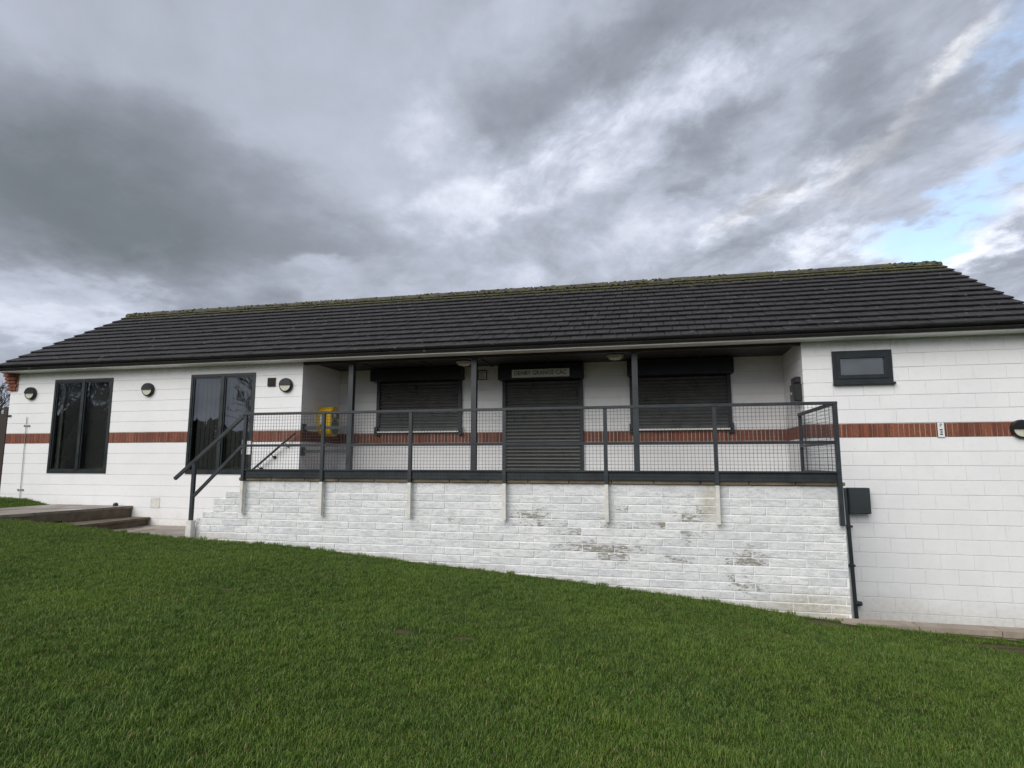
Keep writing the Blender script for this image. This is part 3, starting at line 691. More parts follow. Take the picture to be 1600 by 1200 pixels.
# mortar under the verge, ridge tiles bedded on mortar, moss growing along them
MB().prism([(RE.y+.05, RE.z-.07), (RRg.y, RRg.z-.07), (RRg.y, RRg.z-.03), (RE.y, RE.z-.03)], 0, VX0+.02, VX0+.06).obj('verge', 'concrete_roof_tile', rf)
MB().prism([(RE.y+.05, RE.z-.07), (RRg.y, RRg.z-.07), (RRg.y, RRg.z-.03), (RE.y, RE.z-.03)], 0, VX1-.06, VX1-.02).obj('verge', 'concrete_roof_tile', rf)
rm = MB(); rn = 8
outer = [(RRg.y-.12*cos(pi*i/rn), RRg.z-.065+.115*sin(pi*i/rn)) for i in range(rn+1)]; inner = [(RRg.y+.10*cos(pi*i/rn), RRg.z-.065+.095*sin(pi*i/rn)) for i in range(rn+1)]
rm.prism(outer+inner, 0, 0, .4485); rme = rm.mesh('ridge_tile', 'mossy_ridge')
x = VX0-.02
while x < VX1-.3:
    o = link('ridge_tile', rme, rf, loc=(x, random.uniform(-.004, .004), random.uniform(-.006, .006))); o.rotation_euler = (0, random.uniform(-.008, .008), 0); x += .45
MB().prism([(RRg.y-.10*cos(pi*i/rn), RRg.z-.07+.098*sin(pi*i/rn)) for i in range(rn+1)], 0, VX0+.01, VX1-.02).obj('ridge_bedding', 'mossy_ridge', rf)
moss = MB()
for i in range(900):
    xx = random.uniform(VX0+.1, VX1-.1); dens = .5+.5*sin(xx*.9+1.3)*sin(xx*.37)
    if random.random() > .25+.75*dens: continue
    t = random.choice([0, 0, 0, 1]); rr = random.uniform(.010, .032)
    if t == 0:
        a_ = random.uniform(.05*pi, .75*pi); P = Vector((xx, RRg.y-.12*cos(a_), RRg.z-.065+.115*sin(a_)))
    else: P = RE+sd_*random.uniform(SL-.42, SL-.1); P.x = xx; P += nrm*-.004
    n = 6; vs = [P+Vector((cos(2*pi*q/n)*rr*1.5, sin(2*pi*q/n)*rr*1.2, -rr*.3)) for q in range(n)]+[P+Vector((cos(2*pi*q/n+.4)*rr*.8, sin(2*pi*q/n+.4)*rr*.7, rr*.4)) for q in range(n)]+[P+Vector((0, 0, rr*.6))]
    moss.add(vs, [(q, (q+1) % n, n+(q+1) % n, n+q) for q in range(n)]+[(n+q, n+(q+1) % n, 2*n) for q in range(n)])
moss.obj('moss', 'moss', rf, kind='stuff')

# canopy posts with side rails and braces
for k, xp in enumerate((-4.84, -2.30, .68)):
    q = MB(); q.bar((xp, .10, -.66), (xp, .10, ZT-.115), .10, .10, upv=(0, 1, 0)); po = q.obj('canopy_post', 'anthracite_metal', club)
    MB().box(xp-.09, xp+.09, .01, .19, ZT-.122, ZT-.112).obj('cap_plate', 'anthracite_metal', po)
gr_ = thing('guard_rail', 'short two bar dark metal rail between the porch corner and the leftmost post', 'railing')
for zz in (.275, -.19):
    MB().box(-5.84, -4.893, .075, .125, zz-.03, zz+.03).obj('rail', 'anthracite_metal', gr_)
    MB().box(-5.874, -5.842, .04, .16, zz-.085, zz+.085).obj('wall_plate', 'anthracite_metal', gr_)

# ------------------------------------------------------------------ the terrace
ter = thing('terrace', 'raised terrace with flaking white brick retaining wall and weathered coping in front of the porch', 'terrace')
TY = -2.05; TX0, TX1 = -5.60, 3.36; ZC = -.70
tw = MB().prism([(TX0, -3.0), (TX1-.004, -3.0), (TX1-.004, ZC-.002), (TX0, ZC-.002)], 1, TY+.0045, TY+.215)
tw.prism([(TX0, -2.2), (TX0, -.81), (-5.90, -.81), (-5.90, -.99), (-6.11, -.99), (-6.11, -1.17), (-6.31, -1.17), (-6.31, -1.36), (-6.42, -1.36), (-6.42, -2.2)], 1, TY+.0045, TY+.215)
tw.box(TX1-.21, TX1-.004, TY+.216, -.004, -3.0, ZC-.002)
rw = tw.obj('retaining_wall', 'painted_joint', ter)
floor = MB().box(-5.6, TX1-.215, TY+.03, YR+.1, -.78, -.652).obj('floor', 'dark_step', ter)
# rough bricks
tb = []; random.seed(5)
def tbrick_mesh(w, h):
    mb = MB(); j = lambda a: random.uniform(-a, a)
    a0, a1 = .004, w-.004; c0, c1 = .0055, h-.0045; e = .006
    gx = [a0, a0+e]+[a0+e+(a1-a0-2*e)*k/4 for k in (1, 2, 3)]+[a1-e, a1] if w > .2 else [a0, a0+e, a1-e, a1]
    gz = [c0, c0+e, (c0+c1)/2, c1-e, c1]; nxv, nzv = len(gx)-1, len(gz)-1; vs = []
    for iz, z_ in enumerate(gz):
        for ix, x_ in enumerate(gx):
            ed = ix in (0, nxv) or iz in (0, nzv)
            vs.append((x_+j(.0025), (.003+j(.0008)) if ed else (-.0025+j(.0009)), z_+j(.0022)))
    o = len(vs); fs = [(iz*(nxv+1)+ix, iz*(nxv+1)+ix+1, (iz+1)*(nxv+1)+ix+1, (iz+1)*(nxv+1)+ix) for iz in range(nzv) for ix in range(nxv)]
    mb.add(vs, fs)
    mb.add([(a0, .02, c0), (a1, .02, c0), (a1, .02, c1), (a0, .02, c1), (a0+.001, .003, c0+.001), (a1-.001, .003, c0+.001), (a1-.001, .003, c1-.001), (a0+.001, .003, c1-.001)], [(0, 1, 5, 4), (1, 2, 6, 5), (2, 3, 7, 6), (3, 0, 4, 7)])
    me = bpy.data.meshes.new('brick'); me.from_pydata(mb.v, [], mb.f); me.materials.append(M['flaking_white_paint'])
    bm = bmesh.new(); bm.from_mesh(me); bmesh.ops.recalc_face_normals(bm, faces=bm.faces[:]); bm.to_mesh(me); bm.free()
    return me
full = [tbrick_mesh(.45, .11) for _ in range(10)]; topf = [tbrick_mesh(.45, .178) for _ in range(4)]
def left_edge(zm):
    for (x, z) in ((-6.42, -1.36), (-6.31, -1.17), (-6.11, -.99), (-5.90, -.81)):
        if zm < z: return x
    return TX0
rows = [(ZC-.178, ZC)]+[(ZC-.178-.11*(i+1), ZC-.178-.11*i) for i in range(14)]
cnt = 0; low = MB()
for ri, (z0, z1) in enumerate(rows):
    off = TX1-.45*30-(.225 if ri % 2 else 0)-random.uniform(0, .06); le = left_edge((z0+z1)/2)
    x = off
    while x < TX1:
        w = .45
        a, b = max(x, le), min(x+w, TX1)
        if b-a > .04 and z1 > zf((a+b)/2)-.03:
            me = random.choice(topf if ri == 0 else full) if abs(b-a-.45) < .001 else tbrick_mesh(b-a, z1-z0)
            if cnt < 300:
                o = link('brick', me, rw); o.location = (a, TY+random.uniform(-.0025, .002), z0); o.rotation_euler = (0, random.uniform(-.004, .004), random.uniform(-.003, .003)); cnt += 1
            else: low.add([(a+v.co.x, TY+v.co.y, z0+v.co.z) for v in me.vertices], [tuple(p.vertices) for p in me.polygons])
        x += w
if low.v: low.obj('brick_course', 'flaking_white_paint', rw, kind='stuff')
print('terrace bricks', cnt)
x = -5.64
while x < TX1:
    w = min(random.choice((.6, .6, .62, .58)), TX1+.02-x)
    q = MB().box(x+.004, x+w-.004, TY-.035, TY+.32, ZC+random.uniform(-.002, .001), ZC+.048+random.uniform(-.003, .003), bev=.006)
    q.obj('coping_slab', 'weathered_coping', ter); x += w
for i in range(1, 6):
    MB().box(-5.60-.22*i, -5.60-.22*(i-1)-.002, TY+.22, -.01, -1.80, -.652-.175*i).obj('step', 'dark_step', ter)

# railing
rail = thing('railing', 'dark grey metal railing with wire mesh along the terrace edge and down the stairs', 'railing')
RY = -2.12
PX = [-5.535, -4.12, -2.64, -1.165, .31, 1.79, 3.30]
for i, xp in enumerate(PX):
    last = i == len(PX)-1
    po = MB().bar((xp, RY, -1.205 if last else -.705), (xp, RY, .358), .05 if not last else .055, .05, upv=(0, 1, 0)).obj('post', 'anthracite_metal', rail)
    if not last:
        MB().bar((xp, RY, -1.222), (xp, RY, -.707), .052, .05, upv=(0, 1, 0)).obj('painted_foot', 'stub_paint', po, label='white painted lower end of the post')
MB().box(PX[0]-.03, PX[-1]+.03, RY-.03, RY+.03, .359, .399, bev=.004).obj('top_rail', 'anthracite_metal', rail)
for i in range(6):
    a, b = PX[i]+.026, PX[i+1]-.026
    MB().box(a, b, RY-.02, RY+.02, -.155, -.115).obj('middle_rail', 'anthracite_metal', rail)
    MB().box(a, b, RY+.012, RY+.022, -.648, -.512).box(a, b, RY-.012, RY+.0115, -.535, -.512).obj('kick_board', 'anthracite_metal', rail)
    w = MB(); r = .0019; yw = RY-.018
    n = max(1, round((b-a)/.05)); x_ = [a+(b-a)*k/n for k in range(n+1)]
    for xx in x_: w.bar((xx, yw, -.64), (xx, yw, .358), 2*r, 2*r, upv=(0, 1, 0))
    for k in range(20):
        zz = -.63+k*.05
        w.bar((a, yw-.0035, zz), (b, yw-.0035, zz), 2*r, 2*r)
    w.obj('wire_mesh', 'anthracite_metal', rail)
# return at the right-hand end
xe = 3.305
bpx = MB().bar((xe+.01, -.09, -.655), (xe+.01, -.09, .358), .05, .05, upv=(0, 1, 0)).obj('post', 'anthracite_metal', rail)
MB().box(xe-.02, xe+.035, RY+.031, -.06, .359, .399).obj('top_rail', 'anthracite_metal', rail)
MB().box(xe-.015, xe+.03, RY+.026, -.116, -.155, -.115).obj('middle_rail', 'anthracite_metal', rail)
MB().box(xe, xe+.01, RY+.026, -.116, -.648, -.512).obj('kick_board', 'anthracite_metal', rail)
w = MB()
for k in range(40): w.bar((xe+.02, RY+.05+k*.05, -.64), (xe+.02, RY+.05+k*.05, .358), .0036, .0036, upv=(0, 1, 0))
for k in range(20): w.bar((xe+.024, RY+.026, -.63+k*.05), (xe+.024, -.116, -.63+k*.05), .0036, .0036)
w.obj('wire_mesh', 'anthracite_metal', rail)
# sloping stair rails
MB().bar((-5.545, RY, .378), (-6.83, RY, -.68), .05, .05).obj('stair_rail', 'anthracite_metal', rail)
MB().bar((-5.56, RY, -.125), (-6.44, RY, -.955), .04, .045).obj('stair_rail', 'anthracite_metal', rail)
np_ = MB().bar((-6.466, RY, -1.35), (-6.466, RY, -.42), .055, .05, upv=(0, 1, 0)).obj('post', 'anthracite_metal', rail)
MB().box(-6.52, -6.415, RY-.05, RY+.06, -1.75, -1.352, bev=.006).obj('painted_foot', 'stub_paint', np_, label='white painted block under the stair rail post')
hr = thing('handrail', 'sloping dark handrail on brackets fixed to the white wall above the stairs', 'handrail')
MB().tube((-5.93, -.10, .165), (-6.90, -.10, -.605), .022, n=10).obj('rail', 'anthracite_metal', hr)
for t in (.22, .52, .82):
    X, Z_ = -5.93-.97*t, .165-.77*t
    MB().tube((X, -.10, Z_-.015), (X+.02, -.05, Z_-.075), .009, n=6).tube((X+.02, -.05, Z_-.075), (X+.02, -.012, Z_-.075), .009, n=6).tube((X+.02, -.015, Z_-.075), (X+.02, -.002, Z_-.075), .035, n=10).obj('bracket', 'black_plastic', hr)

# ------------------------------------------------------------------ fittings on the walls
def bulkhead(x, z, label):
    t = thing('wall_light', label, 'wall light', 'round half shaded wall lights', loc=(x, 0, z))
    return t
def build_bulkhead(t):
    n = 28; r = .143
    def ring(rr, y): return [(rr*cos(2*pi*i/n), y, rr*sin(2*pi*i/n)) for i in range(n)]
    mb = MB(); prof = [(r, -.001), (r, -.05), (r-.012, -.066), (r-.024, -.070), (r-.026, -.052)]
    vs = []; [vs.extend(ring(a, b)) for a, b in prof]
    fs = [(k*n+i, k*n+(i+1) % n, (k+1)*n+(i+1) % n, (k+1)*n+i) for k in range(len(prof)-1) for i in range(n)]
    mb.add(vs, fs); mb.obj('housing', 'black_plastic', t, smooth=False)
    ri = r-.026; mb = MB()
    m = 14; pts = [(ri*cos(pi+pi*i/m), ri*sin(pi+pi*i/m)) for i in range(m+1)]
    mb.prism(pts, 1, -.062, -.02); mb.obj('diffuser', 'lamp_diffuser', t)
    mb = MB(); pts = [(r*.93*cos(pi*i/m), r*.93*sin(pi*i/m)) for i in range(m+1)]
    mb.prism(pts, 1, -.083, -.03); mb.obj('eyelid', 'black_plastic', t)
l0 = bulkhead(-12.717, 1.129, 'round half shaded black wall light left of the tall window, nearest the left end'); build_bulkhead(l0)
for x, z, lb in ((-9.552, 1.134, 'round half shaded black wall light between the tall window and the glazed door'), (-6.229, 1.139, 'round half shaded black wall light beside the square dark vent'), (6.445, .112, 'round half shaded black wall light mounted low over the brick band at the right')):
    l = copy_tree(l0); l.location = (x, 0, z); l['label'] = lb

def soffit_light(x, y, label):
    t = thing('ceiling_light', label, 'ceiling light', 'round lights under the porch soffit', loc=(x, y, ZT-.052)); return t
t = soffit_light(-2.71, .72, 'round white bulkhead light under the soffit left of the doorway sign')
n = 24
mb = MB(); vs = []; prof = [(.155, 0), (.155, -.02), (.148, -.028)]
for a, b in prof: vs += [(a*cos(2*pi*i/n), a*sin(2*pi*i/n), b) for i in range(n)]
mb.add(vs, [(k*n+i, k*n+(i+1) % n, (k+1)*n+(i+1) % n, (k+1)*n+i) for k in range(2) for i in range(n)]+[tuple(range(n))]); mb.obj('base', 'white_plastic', t)
mb = MB(); vs = []; prof = [(.14, -.028), (.135, -.05), (.11, -.072), (.06, -.084), (.01, -.086)]
for a, b in prof: vs += [(a*cos(2*pi*i/n), a*sin(2*pi*i/n), b) for i in range(n)]
mb.add(vs, [(k*n+i, k*n+(i+1) % n, (k+1)*n+(i+1) % n, (k+1)*n+i) for k in range(4) for i in range(n)]+[tuple(range(4*n, 5*n))]); mb.obj('diffuser', 'lamp_diffuser', t, smooth=True)
t2 = copy_tree(t); t2.location = (.31, .66, ZT-.052); t2['label'] = 'round white bulkhead light under the soffit right of the doorway sign'

v = thing('vent_grille', 'small square dark brown vent grille beside the wall light', 'vent')
MB().box(-6.66, -6.485, -.025, -.001, 1.125, 1.30).box(-6.64, -6.505, -.035, -.0255, 1.145, 1.155).obj('frame', 'gate_brown', v)
for i in range(5): MB().box(-6.64, -6.505, -.034, -.026, 1.165+i*.024, 1.178+i*.024).obj('louvre', 'gate_brown', v)
for (x, z, lb) in ((-9.18, -1.35, 'white painted air brick low in the wall above the lower path'),):
    a = thing('air_brick', lb, 'air brick', loc=(x, 0, z))
    MB().box(-.11, .11, -.008, -.001, 0, .215).obj('plate', 'stub_paint', a)

def text_mesh(body, size, extr, m, parent, loc, rot, name='lettering', width=None):
    cu = bpy.data.curves.new(name, 'FONT'); cu.body = body; cu.size = size; cu.extrude = extr; cu.align_x = 'CENTER'; cu.align_y = 'CENTER'
    to = bpy.data.objects.new(name, cu); C.objects.link(to)
    bpy.context.view_layer.update()
    me = bpy.data.meshes.new_from_object(to); bpy.data.objects.remove(to)
    if width:
        xs_ = [v.co.x for v in me.vertices]; s_ = width/(max(xs_)-min(xs_)); cx = (max(xs_)+min(xs_))/2
        for v in me.vertices: v.co.x = (v.co.x-cx)*s_
    me.materials.clear(); me.materials.append(M[m])
    o = link(name, me, parent, loc=loc); o.rotation_euler = rot; return o
sg = thing('name_sign', 'cream name sign reading DENBY GRANGE CAC above the doorway shutter', 'sign', loc=(-1.24, YR-.262, 1.405))
MB().box(-.595, .595, -.022, -.001, -.082, .082, bev=.003).obj('board', 'sign_cream', sg)
text_mesh('DENBY GRANGE CAC', .125, .004, 'letter_bronze', sg, (0, -.024, 0), (pi/2, 0, 0), width=1.08)

pc = thing('notice', 'small white framed notice on the wall beside the doorway hood', 'notice', loc=(-2.54, YR-.004, 1.435))
MB().box(-.10, .10, -.02, -.001, -.10, -.085).box(-.10, .10, -.02, -.001, .085, .10).box(-.10, -.085, -.02, -.001, -.085, .085).box(.085, .10, -.02, -.001, -.085, .085).obj('frame', 'black_plastic', pc)
MB().box(-.085, .085, -.012, -.002, -.085, .085).obj('sheet', 'white_print', pc)
for i in range(5): MB().box(-.06, .06-.02*(i % 3), -.0135, -.0121, .055-i*.026, .062-i*.026).obj('text_line', 'black_plastic', pc)

# defibrillator cabinet on the left side wall of the porch
ae = thing('defibrillator_cabinet', 'rounded yellow defibrillator cabinet with green and grey front on the porch side wall', 'cabinet')
def stad(y0, y1, z0, z1, n=8):
    r = (y1-y0)/2; cy = (y0+y1)/2
    return [(cy+r*cos(pi*i/n), z1-r+r*sin(pi*i/n)) for i in range(n+1)]+[(cy-r*cos(pi*i/n), z0+r-r*sin(pi*i/n)) for i in range(n+1)]
ay0, ay1, az0, az1 = .60, .99, .13, .76
MB().prism(stad(ay0, ay1, az0, az1), 0, CLX+.004, CLX+.28).obj('body', 'yellow_plastic', ae)
MB().prism(stad(ay0, ay1, az0, az1), 0, CLX+.282, CLX+.30).prism(stad(ay0+.02, ay1-.02, az0+.02, az1-.02), 0, CLX+.3005, CLX+.312).obj('door', 'yellow_plastic', ae)
MB().prism(stad(ay0+.05, ay1-.05, az0+.04, az0+.36), 0, CLX+.3125, CLX+.322).obj('green_panel', 'green_panel', ae)
MB().box(CLX+.3125, CLX+.318, ay0+.05, ay1-.05, az0+.37, az1-.14).obj('viewing_window', 'grey_panel', ae)
MB().box(CLX+.319, CLX+.323, ay0+.09, ay1-.2, az0+.40, az0+.47).obj('label', 'white_print', ae)
MB().box(CLX+.07, CLX+.21, ay0-.003, ay0-.001, .40, .56).obj('sticker', 'white_print', ae)
MB().box(CLX+.15, CLX+.205, ay0-.005, ay0-.0035, .44, .55).obj('sticker_mark', 'blue_print', ae)
MB().box(CLX+.07, CLX+.21, ay0-.003, ay0-.001, .30, .37).obj('sticker', 'green_panel', ae)

mbx = thing('key_safe_box', 'black wall box with a domed cap on the right side wall of the porch', 'wall box')
MB().box(CRX-.13, CRX-.004, .10, .42, .62, .92, bev=.012).obj('body', 'black_plastic', mbx)
MB().box(CRX-.10, CRX-.004, .14, .44, .93, 1.04, bev=.012).obj('hood', 'black_plastic', mbx)
MB().tube((CRX-.13, .30, .76), (CRX-.142, .30, .76), .03, n=10).obj('lens', 'galvanised', mbx)

bx_ = thing('meter_box', 'flat dark grey box on the white wall at the top of the downpipe', 'box')
MB().box(3.955, 4.255, -.15, -.004, -1.195, -.795, bev=.006).obj('body', 'box_grey', bx_)
MB().box(3.965, 4.245, -.158, -.1505, -1.185, -.805).obj('door', 'box_grey', bx_)
dp = thing('downpipe', 'slim dark downpipe running down the wall beside the terrace corner', 'pipe')
MB().tube((3.925, -.07, -.80), (3.965, -.07, -2.87), .029, n=12).obj('pipe', 'box_grey', dp)
for z in (-1.4, -2.0): MB().box(3.89, 3.99, -.10, -.004, z-.015, z+.015).obj('bracket', 'box_grey', dp)
MB().tube((3.96, -.075, -2.57), (4.05, -.075, -2.57), .05, .03, n=10).obj('access_cap', 'box_grey', dp)

sn = thing('plaque', 'small narrow white plaque with dark writing on the brick band', 'sign', loc=(5.367, -.006, .112))
MB().box(-.046, .046, -.012, -.001, -.115, .115).obj('plate', 'white_print', sn)
MB().box(-.05, .05, -.008, -.0005, -.119, .119).obj('border', 'black_plastic', sn)
text_mesh('P', .07, .001, 'black_plastic', sn, (0, -.0135, .07), (pi/2, 0, 0))
for i in range(3): MB().box(-.018+.006*(i % 2), .02, -.0135, -.0121, -.08+i*.035, -.06+i*.035).obj('text_line', 'black_plastic', sn)

rd = thing('wall_conduit', 'thin grey conduit clipped to the white wall near its left end', 'conduit')
MB().tube((-12.77, -.02, .60), (-12.74, -.02, -1.22), .007, n=6).obj('pipe', 'galvanised', rd)
for z in (.40, -1.02): MB().box(-12.82, -12.69, -.02, -.002, z-.012, z+.012).tube((-12.82, -.02, z), (-12.82, -.002, z), .022, n=8).tube((-12.69, -.02, z), (-12.69, -.002, z), .022, n=8).obj('clip', 'galvanised', rd)
for (x, z) in ((-13.30, .65), (-13.33, -.28), (-13.34, -.74)):
    pass
hb = thing('hinge_brackets', 'small black hinge bracket on the wall end beside the gate', 'bracket')
MB().box(-13.42, -13.24, -.03, -.002, .62, .65).obj('arm', 'black_plastic', hb)
pu = thing('drain_cap', 'small round dark drain cap lying at the edge of the top step', 'cap', loc=(-10.05, -.12, -1.312))
mb = MB(); vs = []
for a, b in ((.05, 0), (.05, .03), (.035, .055), (.012, .062)): vs += [(a*cos(2*pi*i/12), a*sin(2*pi*i/12), b) for i in range(12)]
mb.add(vs, [(k*12+i, k*12+(i+1) % 12, (k+1)*12+(i+1) % 12, (k+1)*12+i) for k in range(3) for i in range(12)]+[tuple(range(36, 48)), tuple(range(12))]); mb.obj('cap', 'black_plastic', pu)

# ------------------------------------------------------------------ trees and hedges
def bare_tree(name, base, h, label, seed, group, spread=.55, depth=6, rmin=.006):
    rs = random.Random(seed); t = thing(name, label, 'tree', group, loc=base); tr = MB(); cr = MB()
    def grow(p, d, ln, r, k):
        mb = tr if k < 1 else cr; q = p; seg = 3 if k < 2 else 2
        for i in range(seg):
            d = (d+Vector((rs.gauss(0, .10), rs.gauss(0, .10), rs.gauss(.03, .06)))).normalized()
            q2 = q+d*(ln/seg); r2 = r*(1-.25*(i+1)/seg)
            mb.tube(q, q2, r*(1-.25*i/seg), r2, n=6 if k < 2 else (4 if k < 4 else 3), cap=False); q = q2
            if k > 0 and k < depth and rs.random() < .75:
                ax = Vector((rs.gauss(0, 1), rs.gauss(0, 1), rs.gauss(.2, .5))).normalized()
                grow(q, (d+ax*spread*1.5).normalized(), ln*rs.uniform(.45, .65), max(r2*.5, rmin), k+2 if k+2 <= depth else depth)
        if k < depth:
            for i in range(3 if k < 3 else 2):
                ax = Vector((rs.gauss(0, 1), rs.gauss(0, 1), rs.gauss(0, .6))).normalized()
                grow(q, (d+ax*spread).normalized(), ln*rs.uniform(.62, .82), max(r2*.66, rmin), k+1)
    grow(Vector((0, 0, 0)), Vector((0, 0, 1)), h*.27, h*.022, 0)
    tr.obj('trunk', 'bark', t); cr.obj('crown', 'bark', t)
    return t
bare_tree('bare_tree', (-24.6, 9.0, -1.4), 5.6, 'bare twiggy tree behind the left end of the clubhouse, nearest the eaves', 3, 'bare trees beyond the left end', .6, 6, .010)
bare_tree('bare_tree', (-27.8, 10.5, -1.4), 6.0, 'bare twiggy tree beyond the left end, leftmost at the picture edge', 5, 'bare trees beyond the left end', .6, 6, .010)
bare_tree('bare_tree', (-31.0, 17.0, -1.4), 7.6, 'farther bare tree showing as faint twigs above the left roof slope', 8, 'bare trees beyond the left end', .55, 6, .012)
def hedge(name, x0, x1, y0, y1, z0, h, n, label, seed, size=.16, m='hedge_leaf'):
    rs = random.Random(seed); mb = MB()
    ln = x1-x0
    for i in range(n):
        a = rs.random(); x = x0+ln*a; y = y0+(y1-y0)*rs.random()
        top = h*(.78+.16*sin(x*.7+seed)+.09*sin(x*2.3)); z = z0+top*(1-rs.random()**1.6)
        P = Vector((x, y, z)); d1 = Vector((rs.gauss(0, 1), rs.gauss(0, 1), rs.gauss(0, 1))).normalized(); d2 = d1.cross(Vector((rs.gauss(0, 1), rs.gauss(0, 1), rs.gauss(0, 1)))).normalized()
        s_ = size*rs.uniform(.5, 1.5); mb.add([P-d1*s_, P+d2*s_*.6, P+d1*s_, P-d2*s_*.6], [(0, 1, 2, 3)])
    q = MB(); k = 24
    for i in range(k):
        a, b = x0+ln*i/k, x0+ln*(i+1)/k
        q.box(a, b, y0+(y1-y0)*.3, y1-(y1-y0)*.3, z0-.3, z0+h*(.62+.12*sin(a*.7+seed)))
    o = tag(mb.obj(name, m), label, 'hedge'); q.obj('stems', 'bark', o); return o
hedge('hedge', -42, -15.5, 11.5, 13.5, -1.4, 2.6, 9000, 'dark leafless hedge running beyond the left end of the clubhouse', 2, .12)
hedge('boundary_hedge', -120, 60, -52, -47, -2.2, 6.2, 26000, 'long dark hedge across the field, mirrored in the glazed door', 4, .45)
hedge('distant_woodland', -260, -40, 120, 140, -2.5, 7, 14000, 'distant low dark woodland along the horizon beyond the left end', 31, .9)
gt = thing('side_gate', 'dark brown boarded gate post at the left corner of the building', 'gate')
MB().box(-13.62, -13.50, .10, .22, -1.4, .85).obj('post', 'gate_brown', gt)
MB().box(-13.76, -13.63, .13, .155, -1.3, .70).obj('board', 'gate_brown', gt)
for (bx0, by0, hh, sd0, lb) in ((-38.0, -44, 12, 21, 'tall bare tree across the field, mirrored at the right of the glazed door'), (-53, -42, 14, 22, 'broad bare tree across the field, mirrored at the edge of the tall window'), (-59, -40, 15, 23, 'tall bare tree across the field, mirrored in the tall window'), (-65, -41, 15, 24, 'bare tree across the field at the left, mirrored faintly in the tall window')):
    bare_tree('bare_tree', (bx0, by0, -2.0), hh, lb, sd0, 'bare trees across the field', .6, 6, .03)
ev = hedge('evergreen_screen', -84, -50, -50, -46, -2, 8.5, 9000, 'tall dark evergreen screen across the field, mirrored in the tall window', 9, .6)

# ------------------------------------------------------------------ grass
random.seed(77)
tufts = bpy.data.collections.new('grass_tufts')
def tuft(nb, rad, hmin, hmax, wid, name, upright=.42):
    v, f, tone = [], [], []
    for i in range(nb):
        a = random.random()*2*pi; r = rad*sqrt(random.random()); x, y = r*cos(a), r*sin(a)
        h = random.uniform(hmin, hmax); ta = random.random()*2*pi; lean = random.uniform(.15, 1.0)*h*(1-upright)*1.9
        w = wid*random.uniform(.7, 1.25); wa = ta+pi/2+random.uniform(-.6, .6); wx, wy = cos(wa)*w/2, sin(wa)*w/2
        lx, ly = cos(ta)*lean, sin(ta)*lean; o = len(v)
        v += [(x-wx, y-wy, -.006), (x+wx, y+wy, -.006), (x-wx*.85+lx*.3, y-wy*.85+ly*.3, h*.55), (x+wx*.85+lx*.3, y+wy*.85+ly*.3, h*.55), (x+lx, y+ly, h*random.uniform(.8, 1))]
        f += [(o, o+1, o+3, o+2), (o+2, o+3, o+4)]; t = random.random(); tone += [t]*5
    me = bpy.data.meshes.new(name); me.from_pydata(v, [], f); me.materials.append(M['grass_blade'])
    at = me.attributes.new('tone', 'FLOAT', 'POINT'); at.data.foreach_set('value', tone)
    o = bpy.data.objects.new(name, me); tufts.objects.link(o)
for i in range(5): tuft(85, .085, .018, .044, .0038, 'tuft_%d' % i)
for i in range(2): tuft(70, .07, .035, .075, .0042, 'tuft_long_%d' % i, .62)
pts, rots, scl, idx = [], [], [], []
def in_view(x, y, m=60):
    q = Vector((x, y, zf(x)))-CAM; d = q.dot(fw)
    if d < .8: return False
    u = 800+F_PX*q.dot(rt2)/d; v_ = 600-F_PX*q.dot(up2)/d
    return -m-60/d < u < 1600+m+60/d and v_ < 1200+m+120/d
def is_lawn(x, y):
    if x < -11.72: return y < -.03
    if x < -6.5: return y < PATH_Y+.02*sin(x*7)+.015*sin(x*23)
    if x < 3.17: return y < TY-.03-(.04 if x < -6.3 else 0)
    return y < -2.32+.012*sin(x*9)
x0, x1, y0, y1 = -15, 10, -9.6, 0
cell = .1
def pn(x, y): return sin(x*2.1+1.3*sin(y*1.7))+sin(y*2.9+1.1*sin(x*1.3))
yy = y0
while yy < y1:
    d_cam = max(2.0, yy-CAM.y)
    cell = .074 if d_cam < 5 else (.084 if d_cam < 8.5 else .10)
    xx = x0
    while xx < x1:
        x, y = xx+random.uniform(0, cell), yy+random.uniform(0, cell)
        if is_lawn(x, y) and in_view(x, y):
            keep = 1.0
            for (bx, by, rx, ry, kp) in BARE:
                q = ((x-bx)/rx)**2+((y-by)/ry)**2
                if q < 1.0: keep = min(keep, kp)
                elif q < 2.2: keep = min(keep, .75)
            if random.random() < keep:
                long_ = random.random() < .05 or (-6.3 < x < 3.2 and y > -2.19-.05*sin(x*5)) or (x > 3.2 and y > -2.42) or (x < -6.5 and y > -2.5 and random.random() < .4)
                pts.append((x, y, ground_z(x, y) if y > -2.3 else lawn_z(x, y)-.003)); rots.append((random.gauss(0, .06), random.gauss(0, .06), random.random()*2*pi))
                scl.append(((random.uniform(.8, 1.6) if (-6.3 < x < 3.4 and y > -2.19) else random.uniform(.72, 1.18))*(.97+.055*pn(x, y)))); idx.append(random.randint(5, 6) if long_ else random.randint(0, 4))
        xx += cell
    yy += cell
print('grass tufts', len(pts))
me = bpy.data.meshes.new('grass'); me.from_pydata(pts, [], [])
a = me.attributes.new('rot', 'FLOAT_VECTOR', 'POINT'); a.data.foreach_set('vector', [c for r in rots for c in r])
a = me.attributes.new('scl', 'FLOAT', 'POINT'); a.data.foreach_set('value', scl)
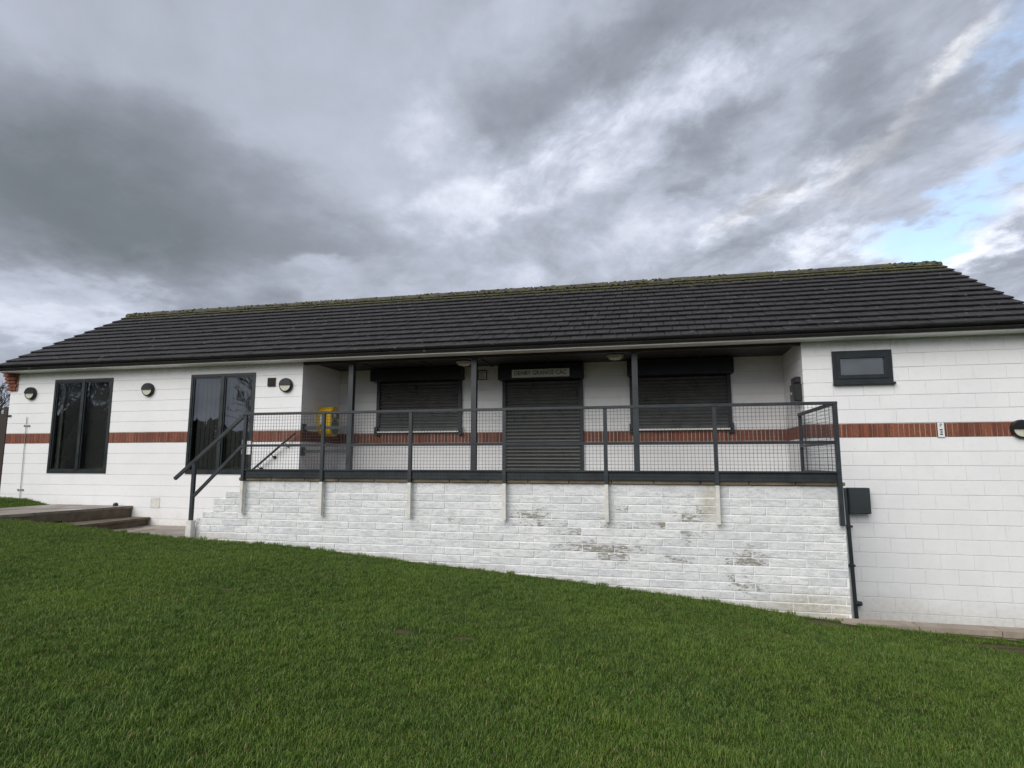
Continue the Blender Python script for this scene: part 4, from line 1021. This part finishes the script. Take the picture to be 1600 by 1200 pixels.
a = me.attributes.new('idx', 'INT', 'POINT'); a.data.foreach_set('value', idx)
go = bpy.data.objects.new('grass', me); C.objects.link(go); me.materials.append(M['grass_blade'])
go['kind'] = 'stuff'; go['label'] = 'short mown green grass of the lawn sloping down to the right'; go['category'] = 'grass'
ng = bpy.data.node_groups.new('grass_nodes', 'GeometryNodeTree')
ng.interface.new_socket('Geometry', in_out='INPUT', socket_type='NodeSocketGeometry'); ng.interface.new_socket('Geometry', in_out='OUTPUT', socket_type='NodeSocketGeometry')
G = NT(ng); gi = G.n('NodeGroupInput'); go_ = G.n('NodeGroupOutput')
ci = G.n('GeometryNodeCollectionInfo', {'Collection': tufts, 'Separate Children': True, 'Reset Children': True})
def na(nm, ty): return G.n('GeometryNodeInputNamedAttribute', {'Name': nm}, data_type=ty)
def first(nd): return [o for o in nd.outputs if o.enabled and o.name == 'Attribute'][0]
ip = G.n('GeometryNodeInstanceOnPoints', {'Points': gi.outputs[0], 'Instance': ci.outputs[0], 'Pick Instance': True, 'Instance Index': first(na('idx', 'INT')), 'Scale': first(na('scl', 'FLOAT'))})
e2r = G.n('FunctionNodeEulerToRotation', {0: first(na('rot', 'FLOAT_VECTOR'))})
ng.links.new(e2r.outputs[0], ip.inputs['Rotation'])
ng.links.new(ip.outputs[0], go_.inputs[0])
md = go.modifiers.new('grass', 'NODES'); md.node_group = ng

# a few fallen leaves on the lawn
lf = MB()
for i in range(26):
    x, y = random.uniform(-5, 4.5), random.uniform(-8.2, -3); s_ = random.uniform(.012, .022); a = random.random()*pi; z = lawn_z(x, y)+.032
    lf.add([(x-s_*cos(a), y-s_*sin(a), z), (x+s_*.6*sin(a), y-s_*.6*cos(a), z+.006), (x+s_*cos(a), y+s_*sin(a), z+.002), (x-s_*.6*sin(a), y+s_*.6*cos(a), z+.008)], [(0, 1, 2, 3)])
o = lf.obj('fallen_leaves', 'gate_brown', kind='stuff'); o['label'] = 'few scattered brown fallen leaves on the lawn'; o['category'] = 'leaves'
